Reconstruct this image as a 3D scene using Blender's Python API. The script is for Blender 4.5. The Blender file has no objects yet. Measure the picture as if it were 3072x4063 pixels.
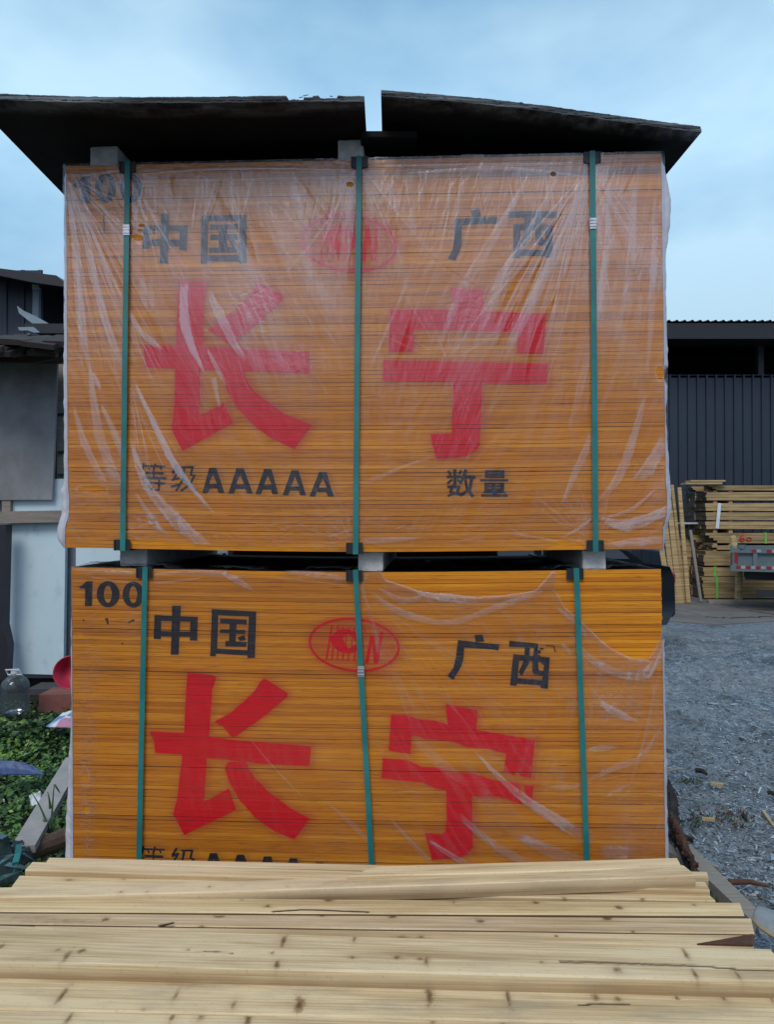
import bpy, math, random
import numpy as np
from mathutils import Vector, Matrix
from mathutils.geometry import tessellate_polygon
random.seed(7); rng = np.random.default_rng(11)
scene = bpy.context.scene
# ------------------------------------------------------------ camera
F, CX, CY = 2934.0, 1536.0, 2031.5
CAMZ = 1.47
PITCH = math.atan(26.5 / F)
cam_d = bpy.data.cameras.new('camera'); cam = bpy.data.objects.new('camera', cam_d)
scene.collection.objects.link(cam); scene.camera = cam
cam.location = (0, 0, CAMZ); cam.rotation_euler = (math.pi / 2 + PITCH, 0, 0)
cam_d.sensor_fit = 'VERTICAL'; cam_d.sensor_height = 36; cam_d.lens = 26; cam_d.clip_end = 2000; cam_d.clip_start = 0.05
# ------------------------------------------------------------ world + sun
SUN_EL, SUN_AZ = 48, 196          # azimuth: where the light comes from, degrees clockwise from +Y
W = bpy.data.worlds.new('World'); scene.world = W; W.use_nodes = True
nt = W.node_tree; nt.nodes.clear()
def wn(t, **k):
    n = nt.nodes.new(t)
    for a, b in k.items(): setattr(n, a, b)
    return n
sky = wn('ShaderNodeTexSky', sky_type='NISHITA', sun_disc=False)
sky.sun_elevation = math.radians(SUN_EL); sky.sun_rotation = math.radians(SUN_AZ); sky.air_density = 1.3; sky.dust_density = 1.5
tc = wn('ShaderNodeTexCoord'); mp = wn('ShaderNodeMapping'); mp.inputs['Scale'].default_value = (1, .8, 1.9); mp.inputs['Rotation'].default_value = (0.1, 0.22, 0.3)
n1 = wn('ShaderNodeTexNoise'); n1.inputs['Scale'].default_value = 2.1; n1.inputs['Detail'].default_value = 6; n1.inputs['Roughness'].default_value = .5; n1.inputs['Distortion'].default_value = .1
r1 = wn('ShaderNodeValToRGB'); r1.color_ramp.elements[0].position = .38; r1.color_ramp.elements[1].position = .61
r1.color_ramp.elements[0].color = (2.4, 4.7, 7.1, 1); r1.color_ramp.elements[1].color = (5.1, 7.5, 9.3, 1)
sep = wn('ShaderNodeSeparateXYZ'); nt.links.new(tc.outputs['Generated'], sep.inputs[0])
mrb = wn('ShaderNodeMapRange'); mrb.inputs['From Min'].default_value = .2; mrb.inputs['From Max'].default_value = -.7   # unseen sky behind the camera, coloured to light the stacks and film
nt.links.new(sep.outputs['Y'], mrb.inputs['Value'])
nt.links.new(tc.outputs['Generated'], mp.inputs[0]); nt.links.new(mp.outputs[0], n1.inputs['Vector']); nt.links.new(n1.outputs['Fac'], r1.inputs[0])
warm = wn('ShaderNodeMix', data_type='RGBA'); nt.links.new(mrb.outputs[0], warm.inputs[0]); nt.links.new(r1.outputs[0], warm.inputs[6]); warm.inputs[7].default_value = (5.6, 6.5, 8.8, 1)
low = wn('ShaderNodeMapRange'); low.inputs['From Min'].default_value = -.05; low.inputs['From Max'].default_value = .46
nt.links.new(sep.outputs['Z'], low.inputs['Value'])
top = wn('ShaderNodeMapRange'); top.inputs['From Min'].default_value = .42; top.inputs['From Max'].default_value = .62; top.inputs['To Min'].default_value = 1.0; top.inputs['To Max'].default_value = .78
nt.links.new(sep.outputs['Z'], top.inputs['Value'])
mlow = wn('ShaderNodeMath', operation='MULTIPLY_ADD'); nt.links.new(low.outputs[0], mlow.inputs[0]); mlow.inputs[1].default_value = .50; mlow.inputs[2].default_value = .56
mtop = wn('ShaderNodeMath', operation='MULTIPLY'); nt.links.new(mlow.outputs[0], mtop.inputs[0]); nt.links.new(top.outputs[0], mtop.inputs[1])
vs = wn('ShaderNodeVectorMath', operation='SCALE'); nt.links.new(warm.outputs[2], vs.inputs[0]); nt.links.new(mtop.outputs[0], vs.inputs['Scale'])
mx = wn('ShaderNodeMix', data_type='RGBA'); mx.inputs[0].default_value = .92
nt.links.new(sky.outputs[0], mx.inputs[6]); nt.links.new(vs.outputs[0], mx.inputs[7])
bg = wn('ShaderNodeBackground'); bg.inputs['Strength'].default_value = .12; wo = wn('ShaderNodeOutputWorld')
nt.links.new(mx.outputs[2], bg.inputs[0]); nt.links.new(bg.outputs[0], wo.inputs[0])
sd = bpy.data.lights.new('sun', 'SUN'); sun = bpy.data.objects.new('sun', sd); scene.collection.objects.link(sun)
sd.energy = 1.6; sd.angle = math.radians(25); sd.color = (1, .93, .84)
_a, _e = math.radians(SUN_AZ), math.radians(SUN_EL)
sun.rotation_euler = Vector((math.sin(_a) * math.cos(_e), math.cos(_a) * math.cos(_e), math.sin(_e))).to_track_quat('Z', 'Y').to_euler()
scene.view_settings.view_transform = 'Standard'; scene.view_settings.look = 'None'; scene.view_settings.exposure = 0.0; scene.view_settings.gamma = 1
scene.render.resolution_x = 775; scene.render.resolution_y = 1024
scene.render.engine = 'CYCLES'; scene.cycles.transparent_max_bounces = 24
# ------------------------------------------------------------ pixel -> place
_f = Vector((0, math.cos(PITCH), math.sin(PITCH))); _u = Vector((0, -math.sin(PITCH), math.cos(PITCH)))
def ray(sx, sy): return _f + Vector((1, 0, 0)) * ((sx - CX) / F) + _u * ((CY - sy) / F)
def at_d(sx, sy, D):
    d = ray(sx, sy); return Vector((0, 0, CAMZ)) + d * (D / d.y)
def at_z(sx, sy, z):
    d = ray(sx, sy); return Vector((0, 0, CAMZ)) + d * ((z - CAMZ) / d.z)
# ------------------------------------------------------------ object helpers
C = scene.collection
def mesh_obj(name, verts, faces, mats, parent=None, fmat=None, smooth=False, attrs=None):
    me = bpy.data.meshes.new(name)
    me.from_pydata([tuple(v) for v in verts], [], [tuple(int(i) for i in f) for f in faces])
    if not isinstance(mats, (list, tuple)): mats = [mats]
    for m in mats: me.materials.append(m)
    if fmat is not None: me.polygons.foreach_set('material_index', np.asarray(fmat, dtype=np.int32))
    if smooth: me.polygons.foreach_set('use_smooth', np.ones(len(me.polygons), dtype=bool))
    if attrs:
        for k, v in attrs.items():
            a = me.attributes.new(k, 'FLOAT', 'POINT'); a.data.foreach_set('value', np.asarray(v, dtype=np.float32))
    me.update()
    o = bpy.data.objects.new(name, me); C.objects.link(o)
    if parent: o.parent = parent
    return o
def tag(o, label=None, cat=None, group=None, kind=None):
    if label: o['label'] = label
    if cat: o['category'] = cat
    if group: o['group'] = group
    if kind: o['kind'] = kind
    return o
def empty(name, loc=(0, 0, 0), rz=0):
    o = bpy.data.objects.new(name, None); C.objects.link(o); o.location = loc; o.rotation_euler = (0, 0, rz); o.empty_display_size = .1; return o
class MB:
    """collects pieces of ONE part"""
    def __init__(s): s.v = []; s.f = []; s.m = []
    def add(s, vs, fs, m=0):
        b = len(s.v); s.v += [Vector(p) for p in vs]; s.f += [tuple(i + b for i in f) for f in fs]; s.m += [m] * len(fs)
    def box(s, c, d, R=None, m=0, taper=None, bev=0.0):
        x, y, z = d[0] / 2, d[1] / 2, d[2] / 2
        if bev > 0:
            b = bev; P = []
            for sx in (-1, 1):
                for sy in (-1, 1):
                    for sz in (-1, 1):
                        P += [(sx * (x - b), sy * (y - b), sz * z), (sx * (x - b), sy * y, sz * (z - b)), (sx * x, sy * (y - b), sz * (z - b))]
            import bmesh
            bm = bmesh.new()
            for p in P: bm.verts.new(p)
            bmesh.ops.convex_hull(bm, input=bm.verts)
            bm.verts.index_update(); vs = [v.co.copy() for v in bm.verts]; fs = [[v.index for v in f.verts] for f in bm.faces]; bm.free()
        else:
            vs = [Vector((a * x, bb * y, cc * z)) for a in (-1, 1) for bb in (-1, 1) for cc in (-1, 1)]
            fs = [(0, 1, 3, 2), (4, 6, 7, 5), (0, 4, 5, 1), (2, 3, 7, 6), (0, 2, 6, 4), (1, 5, 7, 3)]
        if R is not None: vs = [R @ v for v in vs]
        c = Vector(c); s.add([v + c for v in vs], fs, m)
    def bar(s, a, b, w, h, up=Vector((0, 0, 1)), m=0):
        a, b = Vector(a), Vector(b); d = (b - a); L = d.length; d.normalize()
        sx = d.cross(up)
        if sx.length < 1e-4: sx = d.cross(Vector((0, 1, 0)))
        sx.normalize(); sz = sx.cross(d)
        R = Matrix((d, sx, sz)).transposed(); s.box((a + b) / 2, (L, w, h), R, m)
    def tube(s, pts, r, n=8, m=0, cap=True):
        pts = [Vector(p) for p in pts]; k = len(pts); rs = r if isinstance(r, (list, tuple)) else [r] * k; vs = []
        prev = None
        for i, p in enumerate(pts):
            d = (pts[min(i + 1, k - 1)] - pts[max(i - 1, 0)]).normalized()
            a = d.orthogonal().normalized() if prev is None else (prev - d * prev.dot(d)).normalized()
            prev = a; b = d.cross(a)
            for j in range(n):
                t = 2 * math.pi * j / n; vs.append(p + (a * math.cos(t) + b * math.sin(t)) * rs[i])
        fs = [(i * n + j, i * n + (j + 1) % n, (i + 1) * n + (j + 1) % n, (i + 1) * n + j) for i in range(k - 1) for j in range(n)]
        if cap: fs += [tuple(range(n))[::-1], tuple((k - 1) * n + j for j in range(n))]
        s.add(vs, fs, m)
    def lathe(s, prof, n=24, c=(0, 0, 0), R=None, m=0):
        c = Vector(c); vs = []
        for r, z in prof:
            for j in range(n):
                t = 2 * math.pi * j / n; v = Vector((r * math.cos(t), r * math.sin(t), z)); vs.append(c + (R @ v if R is not None else v))
        fs = [(i * n + j, i * n + (j + 1) % n, (i + 1) * n + (j + 1) % n, (i + 1) * n + j) for i in range(len(prof) - 1) for j in range(n)]
        s.add(vs, fs, m)
    def prism(s, poly, d, m=0):
        """extrude a planar 3d polygon by vector d"""
        d = Vector(d); n = len(poly); p = [Vector(q) for q in poly]
        tri = tessellate_polygon([p]); vs = p + [q + d for q in p]; fs = [t for t in tri] + [tuple(i + n for i in t)[::-1] for t in tri]
        fs += [(i, (i + 1) % n, (i + 1) % n + n, i + n) for i in range(n)]
        s.add(vs, fs, m)
    def build(s, name, mats, parent=None, smooth=False, attrs=None):
        return mesh_obj(name, s.v, s.f, mats, parent, s.m, smooth, attrs)
# ------------------------------------------------------------ materials
class NT:
    def __init__(s, name):
        s.mat = bpy.data.materials.new(name); s.mat.use_nodes = True; s.t = s.mat.node_tree; s.t.nodes.clear(); s.out = s.n('ShaderNodeOutputMaterial')
    def n(s, t, **k):
        n = s.t.nodes.new(t)
        for a, b in k.items(): setattr(n, a, b)
        return n
    def l(s, a, b): s.t.links.new(a, b)
    def coord(s, scale=(1, 1, 1), kind='Object', rot=(0, 0, 0)):
        c = s.n('ShaderNodeTexCoord'); m = s.n('ShaderNodeMapping'); m.inputs['Scale'].default_value = scale; m.inputs['Rotation'].default_value = rot
        s.l(c.outputs[kind], m.inputs[0]); return m.outputs[0]
    def noise(s, vec, scale, detail=4, rough=.5, dist=0):
        n = s.n('ShaderNodeTexNoise'); n.inputs['Scale'].default_value = scale; n.inputs['Detail'].default_value = detail; n.inputs['Roughness'].default_value = rough; n.inputs['Distortion'].default_value = dist
        s.l(vec, n.inputs['Vector']); return n.outputs['Fac']
    def ramp(s, fac, stops):
        r = s.n('ShaderNodeValToRGB'); e = r.color_ramp.elements
        while len(e) < len(stops): e.new(.5)
        for i, (p, c) in enumerate(stops):
            e[i].position = p; e[i].color = (c[0], c[1], c[2], 1) if isinstance(c, (tuple, list)) else (c, c, c, 1)
        s.l(fac, r.inputs[0]); return r.outputs[0]
    def mix(s, f, a, b, mode='MIX'):
        m = s.n('ShaderNodeMix', data_type='RGBA', blend_type=mode)
        for i, v in ((0, f), (6, a), (7, b)):
            if hasattr(v, 'links'): s.l(v, m.inputs[i])
            elif isinstance(v, (tuple, list)): m.inputs[i].default_value = (*v[:3], 1)
            else: m.inputs[i].default_value = v
        return m.outputs[2]
    def math(s, op, a, b=0, c=None, clamp=False):
        m = s.n('ShaderNodeMath', operation=op, use_clamp=clamp)
        for i, v in enumerate((a, b) if c is None else (a, b, c)):
            if hasattr(v, 'links'): s.l(v, m.inputs[i])
            else: m.inputs[i].default_value = v
        return m.outputs[0]
    def attr(s, name): a = s.n('ShaderNodeAttribute', attribute_name=name); return a.outputs['Fac']
    def bump(s, h, strength=.3, dist=.002):
        b = s.n('ShaderNodeBump'); b.inputs['Strength'].default_value = strength; b.inputs['Distance'].default_value = dist; s.l(h, b.inputs['Height']); return b.outputs[0]
    def pbsdf(s, col, rough=.6, metal=0, normal=None, spec=.5, trans=0, alpha=None):
        p = s.n('ShaderNodeBsdfPrincipled')
        for nm, v in (('Base Color', col), ('Roughness', rough), ('Metallic', metal), ('Specular IOR Level', spec), ('Transmission Weight', trans)):
            if hasattr(v, 'links'): s.l(v, p.inputs[nm])
            elif isinstance(v, (tuple, list)): p.inputs[nm].default_value = (*v[:3], 1)
            else: p.inputs[nm].default_value = v
        if normal is not None: s.l(normal, p.inputs['Normal'])
        if alpha is not None: s.l(alpha, p.inputs['Alpha'])
        s.l(p.outputs[0], s.out.inputs[0]); return p
def simple(name, col, rough=.6, metal=0, var=.25, scale=8, stretch=(1, 1, 1), bump=.15, spec=.5, col2=None):
    m = NT(name); v = m.coord(stretch); f = m.noise(v, scale, 5, .6)
    c2 = col2 or tuple(c * (1 - var) for c in col); c1 = tuple(min(1, c * (1 + var * .5)) for c in col)
    f2 = m.noise(v, scale * 6, 3, .6)
    c = m.ramp(m.math('MULTIPLY_ADD', f2, .3, m.math('MULTIPLY', f, .7)), [(.3, c2), (.7, c1)])
    m.pbsdf(c, rough, metal, m.bump(f2, bump, .003), spec); return m.mat
# numpy value noise
def vnoise(x, y, seed=0):
    xi = np.floor(x).astype(np.int64); yi = np.floor(y).astype(np.int64); xf = x - xi; yf = y - yi
    def h(a, b):
        n = (a * 374761393 + b * 668265263 + seed * 974634777) & 0xffffffff
        n = ((n ^ (n >> 13)) * 1274126177) & 0xffffffff; n = n ^ (n >> 16); return (n & 0xffff) / 65535.0
    u = xf * xf * (3 - 2 * xf); v = yf * yf * (3 - 2 * yf)
    return (h(xi, yi) * (1 - u) + h(xi + 1, yi) * u) * (1 - v) + (h(xi, yi + 1) * (1 - u) + h(xi + 1, yi + 1) * u) * v
def fbm(x, y, o=4, seed=0, g=.5):
    x = np.asarray(x, float); y = np.asarray(y, float); t = 0; a = 1; s = 0
    for i in range(o): t = t + a * vnoise(x * 2 ** i, y * 2 ** i, seed + i * 17); s += a; a *= g
    return t / s
def sstep(a, b, x): t = np.clip((x - a) / (b - a), 0, 1); return t * t * (3 - 2 * t)
# ============================================================ plywood bundle materials
def ply_mat():
    m = NT('painted_plywood_edge')
    cd = m.n('ShaderNodeTexCoord')
    def st(sc): mp = m.n('ShaderNodeMapping'); mp.inputs['Scale'].default_value = sc; m.l(cd.outputs['Object'], mp.inputs[0]); return mp.outputs[0]
    a = m.noise(st((3, 3, 560)), 1, 4, .7); b = m.noise(st((7, 7, 900)), 1, 2, .6); big = m.noise(st((1.6, 1.6, 5)), 1, 3, .5); mid = m.noise(st((2.2, 2, 75)), 1, 3, .6)
    oi = m.n('ShaderNodeObjectInfo')
    f = m.math('ADD', m.math('MULTIPLY', a, .34), m.math('MULTIPLY', b, .3)); f = m.math('ADD', f, m.math('MULTIPLY', mid, .26)); f = m.math('ADD', f, m.math('MULTIPLY', oi.outputs['Random'], .13))
    c = m.ramp(f, [(.34, (.22, .065, .003)), (.44, (.48, .155, .005)), (.54, (.66, .240, .006)), (.67, (.84, .40, .025))])
    c = m.mix(m.ramp(big, [(.35, 0), (.7, .35)]), c, (.40, .13, .007))
    fl = m.noise(st((10, 10, 560)), 1, 2, .6); c = m.mix(m.ramp(fl, [(.60, 0), (.70, .85)]), c, (.05, .02, .008))
    c = m.mix(m.attr('red_spray'), c, (.42, .006, .014)); c = m.mix(m.attr('black_spray_band'), c, (.03, .03, .035))
    m.pbsdf(c, .55, 0, m.bump(a, .35, .0015), .35); return m.mat
M_PLY = ply_mat()
M_PLYFACE = simple('film_faced_ply_face', (.022, .014, .011), .85, var=.3, spec=.08)
def paint_mat(name, col, col2):
    m = NT(name); v = m.coord((8, 8, 260)); f = m.noise(v, 1, 3, .6); c = m.ramp(f, [(.35, col2), (.6, col)])
    m.pbsdf(c, .5, 0, m.bump(f, .3, .001), .35); return m.mat
M_RED = paint_mat('red_stencil_paint', (.68, .0008, .010), (.56, .0006, .007))
M_BLACK = paint_mat('black_stencil_paint', (.022, .024, .03), (.012, .012, .014))
def film_mat(name='stretch_film', gain=1.0):
    m = NT(name); h = m.attr('haze'); cov = m.attr('cover')  # haze: film milkiness with the sky's sheen painted in
    v = m.coord((1, 1, 1)); nz = m.noise(v, 120, 4, .6, .6); bp = m.bump(nz, .12, .002)
    tr = m.n('ShaderNodeBsdfTransparent'); tr.inputs[0].default_value = (.955, .945, .95, 1)
    gl = m.n('ShaderNodeBsdfGlossy'); gl.inputs['Roughness'].default_value = .26; gl.inputs[0].default_value = (1, 1, 1, 1); m.l(bp, gl.inputs['Normal'])
    df = m.n('ShaderNodeBsdfDiffuse'); df.inputs[0].default_value = (.76, .79, .86, 1); m.l(bp, df.inputs['Normal'])
    tl = m.n('ShaderNodeBsdfTranslucent'); tl.inputs[0].default_value = (.8, .8, .86, 1)
    dm = m.n('ShaderNodeMixShader'); dm.inputs[0].default_value = .3; m.l(df.outputs[0], dm.inputs[1]); m.l(tl.outputs[0], dm.inputs[2])
    fr = m.n('ShaderNodeFresnel'); fr.inputs[0].default_value = 1.45; m.l(bp, fr.inputs['Normal'])
    g = m.math('MULTIPLY_ADD', h, .13, m.math('MULTIPLY', fr.outputs[0], .22), clamp=True)
    m1 = m.n('ShaderNodeMixShader'); m.l(g, m1.inputs[0]); m.l(tr.outputs[0], m1.inputs[1]); m.l(gl.outputs[0], m1.inputs[2])
    d = m.math('MULTIPLY_ADD', m.math('SUBTRACT', h, 1.3, clamp=True), .8, m.math('MULTIPLY', h, .085 * gain), clamp=True)
    m2 = m.n('ShaderNodeMixShader'); m.l(d, m2.inputs[0]); m.l(m1.outputs[0], m2.inputs[1]); m.l(dm.outputs[0], m2.inputs[2])
    t2 = m.n('ShaderNodeBsdfTransparent'); m3 = m.n('ShaderNodeMixShader'); m.l(cov, m3.inputs[0]); m.l(t2.outputs[0], m3.inputs[1]); m.l(m2.outputs[0], m3.inputs[2])
    m.l(m3.outputs[0], m.out.inputs[0]); return m.mat
M_FILM = film_mat()
def strap_mat():
    m = NT('green_plastic_strap'); v = m.coord((1, 1, 1)); n = m.noise(v, 9, 4, .6); w = m.noise(m.coord((30, 30, 700)), 1, 2, .5)
    m.pbsdf(m.ramp(n, [(.3, (.008, .125, .125)), (.7, (.018, .20, .19))]), .38, 0, m.bump(w, .3, .001)); return m.mat
M_STRAP = strap_mat()
M_SEAL = simple('crimped_metal_seal', (.6, .62, .64), .3, .9, var=.4, scale=200)
M_CORNER = simple('black_plastic_corner', (.012, .014, .017), .45)
# ============================================================ bundle
NS, WID, DEP, HGT = 100, 1.83, .915, 1.19
TH = HGT / NS
class Bundle:
    def __init__(s, name, label, left, right, zbot, sag, dx):
        s.O = Vector((left[0], left[1], zbot)); d = Vector((right[0] - left[0], right[1] - left[1], 0)); s.yaw = math.atan2(d.y, d.x)
        s.e1 = d.normalized(); s.e2 = Vector((-s.e1.y, s.e1.x, 0)); s.root = empty(name, s.O, s.yaw); s.sag = sag; s.dx = dx
        tag(s.root, label, 'plywood bundle', 'strapped plywood bundles stacked in two tiers'); s.ypos = rng.normal(0, .0006, NS)
        s.gap = np.where(rng.random(NS) < .24, rng.uniform(.0008, .0017, NS), rng.uniform(.0001, .0006, NS)); s.np = 0
    def px(s, sx, sy, off=0):
        d = ray(sx, sy); n = s.e2; P = s.O + n * off; t = (P - Vector((0, 0, CAMZ))).dot(n) / d.dot(n); q = Vector((0, 0, CAMZ)) + d * t - s.O
        return q.dot(s.e1), q.z
def tri_clip(poly, ax, lo, hi):
    for sgn, lim in ((1, lo), (-1, -hi)):
        out = []
        for i in range(len(poly)):
            p, q = poly[i], poly[(i + 1) % len(poly)]; a, b = sgn * p[ax] - lim, sgn * q[ax] - lim
            if a >= 0: out.append(p)
            if (a >= 0) != (b >= 0): t = a / (a - b); out.append((p[0] + (q[0] - p[0]) * t, p[1] + (q[1] - p[1]) * t))
        poly = out
        if len(poly) < 3: return []
    return poly
def reg(x0, y0, k): return lambda pts: [(x0 + x / k, y0 + y / k) for x, y in pts]
def stroke(x0, y0, x1, y1, w):
    L = math.hypot(x1 - x0, y1 - y0); nx, ny = -(y1 - y0) / L * w / 2, (x1 - x0) / L * w / 2
    return [(x0 + nx, y0 + ny), (x1 + nx, y1 + ny), (x1 - nx, y1 - ny), (x0 - nx, y0 - ny)]
def ell(cx, cy, rx, ry, rot=0, n=40):
    r = math.radians(rot); return [(cx + rx * math.cos(t) * math.cos(r) - ry * math.sin(t) * math.sin(r), cy + rx * math.cos(t) * math.sin(r) + ry * math.sin(t) * math.cos(r)) for t in [2 * math.pi * i / n for i in range(n)]]
def paint(B, shapes, R, mat, label, name='stencilled_character', wear=.0):
    """shapes: list of loops or [outer, hole...] lists, in zoom pixels; laid on the sheet edges sheet by sheet"""
    mb = MB(); loops_uv = []
    for si, sh in enumerate(shapes):
        loops = sh if isinstance(sh[0], list) else [sh]
        L = [[B.px(*p) for p in R(lp)] for lp in loops]
        L = [[(x, z - float(B.sag(x, z))) for x, z in lp] for lp in L]; loops_uv.append(L[0])
        flat = [q for lp in L for q in lp]; tri = tessellate_polygon([[Vector((x, z, 0)) for x, z in lp] for lp in L])
        B.np = (B.np + 1) % 9
        for t in tri:
            T = [flat[i] for i in t]; z0, z1 = min(p[1] for p in T), max(p[1] for p in T)
            for k in range(max(0, int(z0 / TH)), min(NS - 1, int(z1 / TH)) + 1):
                P = tri_clip(T, 1, k * TH + .00005, (k + 1) * TH - B.gap[k] - .00005)
                if len(P) < 3: continue
                x0, x1 = min(p[0] for p in P), max(p[0] for p in P)
                for j in range(int(x0 / .08), int(x1 / .08) + 1):
                    Q = tri_clip(P, 0, j * .08, j * .08 + .08)
                    if len(Q) < 3: continue
                    ar = abs(sum(Q[i][0] * Q[(i + 1) % len(Q)][1] - Q[(i + 1) % len(Q)][0] * Q[i][1] for i in range(len(Q))))
                    if ar < 2e-8: continue
                    y = B.ypos[k] - .0005 - .00009 * B.np
                    mb.add([(x, y, z + float(B.sag(x, z))) for x, z in Q], [tuple(range(len(Q)))])
    o = mb.build(name, mat, B.root); tag(o, label); return loops_uv
def poly_dist(X, Z, loop):
    d = np.full(X.shape, 1e9); inside = np.zeros(X.shape, bool); n = len(loop)
    for i in range(n):
        x0, z0 = loop[i]; x1, z1 = loop[(i + 1) % n]; dx, dz = x1 - x0, z1 - z0; L = dx * dx + dz * dz + 1e-12
        t = np.clip(((X - x0) * dx + (Z - z0) * dz) / L, 0, 1); d = np.minimum(d, np.hypot(X - x0 - t * dx, Z - z0 - t * dz))
        c = ((z0 > Z) != (z1 > Z)) & (X < (x1 - x0) * (Z - z0) / (z1 - z0 + 1e-12) + x0); inside ^= c
    return np.where(inside, 0, d)
def build_sheets(B, red, black, dark_band=None):
    nx = 184; xs = np.linspace(0, WID, nx)
    for k in range(NS):
        z0, z1 = k * TH, (k + 1) * TH - B.gap[k]; sg = B.sag(xs, np.full(nx, z0)); y = B.ypos[k]; dx = B.dx(k) + rng.normal(0, .0006)
        wob = (fbm(xs * 3, np.full(nx, k * 3.7), 2, 5) - .5) * .0007
        yb = np.full(nx, y) + (fbm(xs * 30, np.full(nx, k * 1.3), 2, 9) - .5) * .0006
        V = np.zeros((nx, 4, 3)); X = xs + dx
        V[:, :, 0] = X[:, None]; V[:, 0, 1] = y; V[:, 1, 1] = yb; V[:, 2, 1] = DEP; V[:, 3, 1] = DEP
        V[:, 0, 2] = z0 + sg; V[:, 1, 2] = z1 + sg + np.minimum(wob, 0); V[:, 2, 2] = z1 + sg; V[:, 3, 2] = z0 + sg
        fs = []; fm = []
        for i in range(nx - 1):
            a, b = i * 4, i * 4 + 4
            fs += [(a, b, b + 1, a + 1), (a + 1, b + 1, b + 2, a + 2), (a + 2, b + 2, b + 3, a + 3), (a + 3, b + 3, b, a)]; fm += [0, 1, 0, 1]
        fs += [(0, 1, 2, 3), ((nx - 1) * 4 + 3, (nx - 1) * 4 + 2, (nx - 1) * 4 + 1, (nx - 1) * 4)]; fm += [0, 0]
        zz = np.full(nx, (z0 + z1) / 2); rs = np.zeros(nx); bs = np.zeros(nx)
        for lst, arr, am in ((red, rs, .42), (black, bs, .22)):
            for lp in lst:
                a = np.array(lp)
                if zz[0] < a[:, 1].min() - .07 or zz[0] > a[:, 1].max() + .07: continue
                d = poly_dist(xs, zz, lp); dd = d * (1 + .5 * fbm(xs * 14, zz * 14, 2, 3))
                np.maximum(arr, am * np.exp(-(dd / (.017 if am > .3 else .007)) ** 1.3), out=arr)
        if dark_band is not None: bs = np.maximum(bs, dark_band(xs, k))  # dark edge band shares the black overspray value
        at = {'red_spray': np.repeat(rs, 4), 'black_spray_band': np.repeat(bs, 4)}
        mesh_obj('plywood_sheet', V.reshape(-1, 3), fs, [M_PLY, M_PLYFACE], B.root, fm, attrs=at)
def strap(B, p0, p1, seal=None, w=.0165, z_top=None, label=None):
    (x0, za), (x1, zb) = B.px(*p0, off=-.012), B.px(*p1, off=-.012)
    zt, zbm = HGT + .006 + float(B.sag(x0, HGT)), -.006 + float(B.sag(x1, 0)); f = lambda z: x0 + (x1 - x0) * (z - za) / (zb - za)
    path = []
    for i in range(41):
        z = zt + (zbm - zt) * i / 40; path.append((f(z), -.0115 - .002 * math.sin(i / 40 * math.pi), z, 0))
    N = len(path); xt, xb = path[0][0], path[-1][0]
    path += [(xb, DEP + .008, zbm, 0), (xt, DEP + .008, zt, 0)]
    vs = []; fs = []; n = len(path)
    for i, (x, y, z, _) in enumerate(path):
        a = path[i - 1]; b = path[(i + 1) % n]; nrm = Vector((0, (b[2] - a[2]), -(b[1] - a[1])))
        nrm = Vector((0, -1, 0)) if 0 < i < N - 1 else (Vector((0, -1, 1)) if i == 0 else (Vector((0, -1, -1)) if i == N - 1 else (Vector((0, 1, -1)) if i == N else Vector((0, 1, 1)))))
        for sx in (-1, 1):
            for o_ in (0, .0012): vs.append((x + sx * w / 2, y + nrm.y * o_, z + nrm.z * o_))
    for i in range(n):
        a, b = i * 4, ((i + 1) % n) * 4
        fs += [(a + 1, a + 3, b + 3, b + 1), (a, b, b + 2, a + 2), (a, a + 1, b + 1, b), (a + 2, b + 2, b + 3, a + 3)]
    o = mesh_obj('strap', vs, fs, M_STRAP, B.root)
    if seal is not None:
        z = B.px(*seal, off=-.014)[1]; mb = MB(); x = f(z)
        mb.box((x, -.0152, z), (w + .004, .0025, .034), bev=.0008)
        for q in (-.009, .001, .010): mb.box((x, -.0172, z + q), (w + .006, .0022, .0035), bev=.0007)
        mb.build('seal', M_SEAL, o)
    for zz, sg in ((zt, -1), (zbm, 1)):
        mb = MB(); x = f(zz) + random.uniform(-.004, .004); h = .034; t = .0022
        mb.box((x, -.0085, zz - .004 * -sg * 1 + sg * h / 2 - sg * .004), (.05, t, h)); mb.box((x, .012, zz - sg * -.0002 + (-sg) * -.0022), (.05, .042, t))
        for q in (-.0235, .0235): mb.box((x + q, -.0105, zz + sg * h / 2 - sg * .001), (.004, .004, h * .9))
        mb.build('corner_protector', M_CORNER, B.root)
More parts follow.
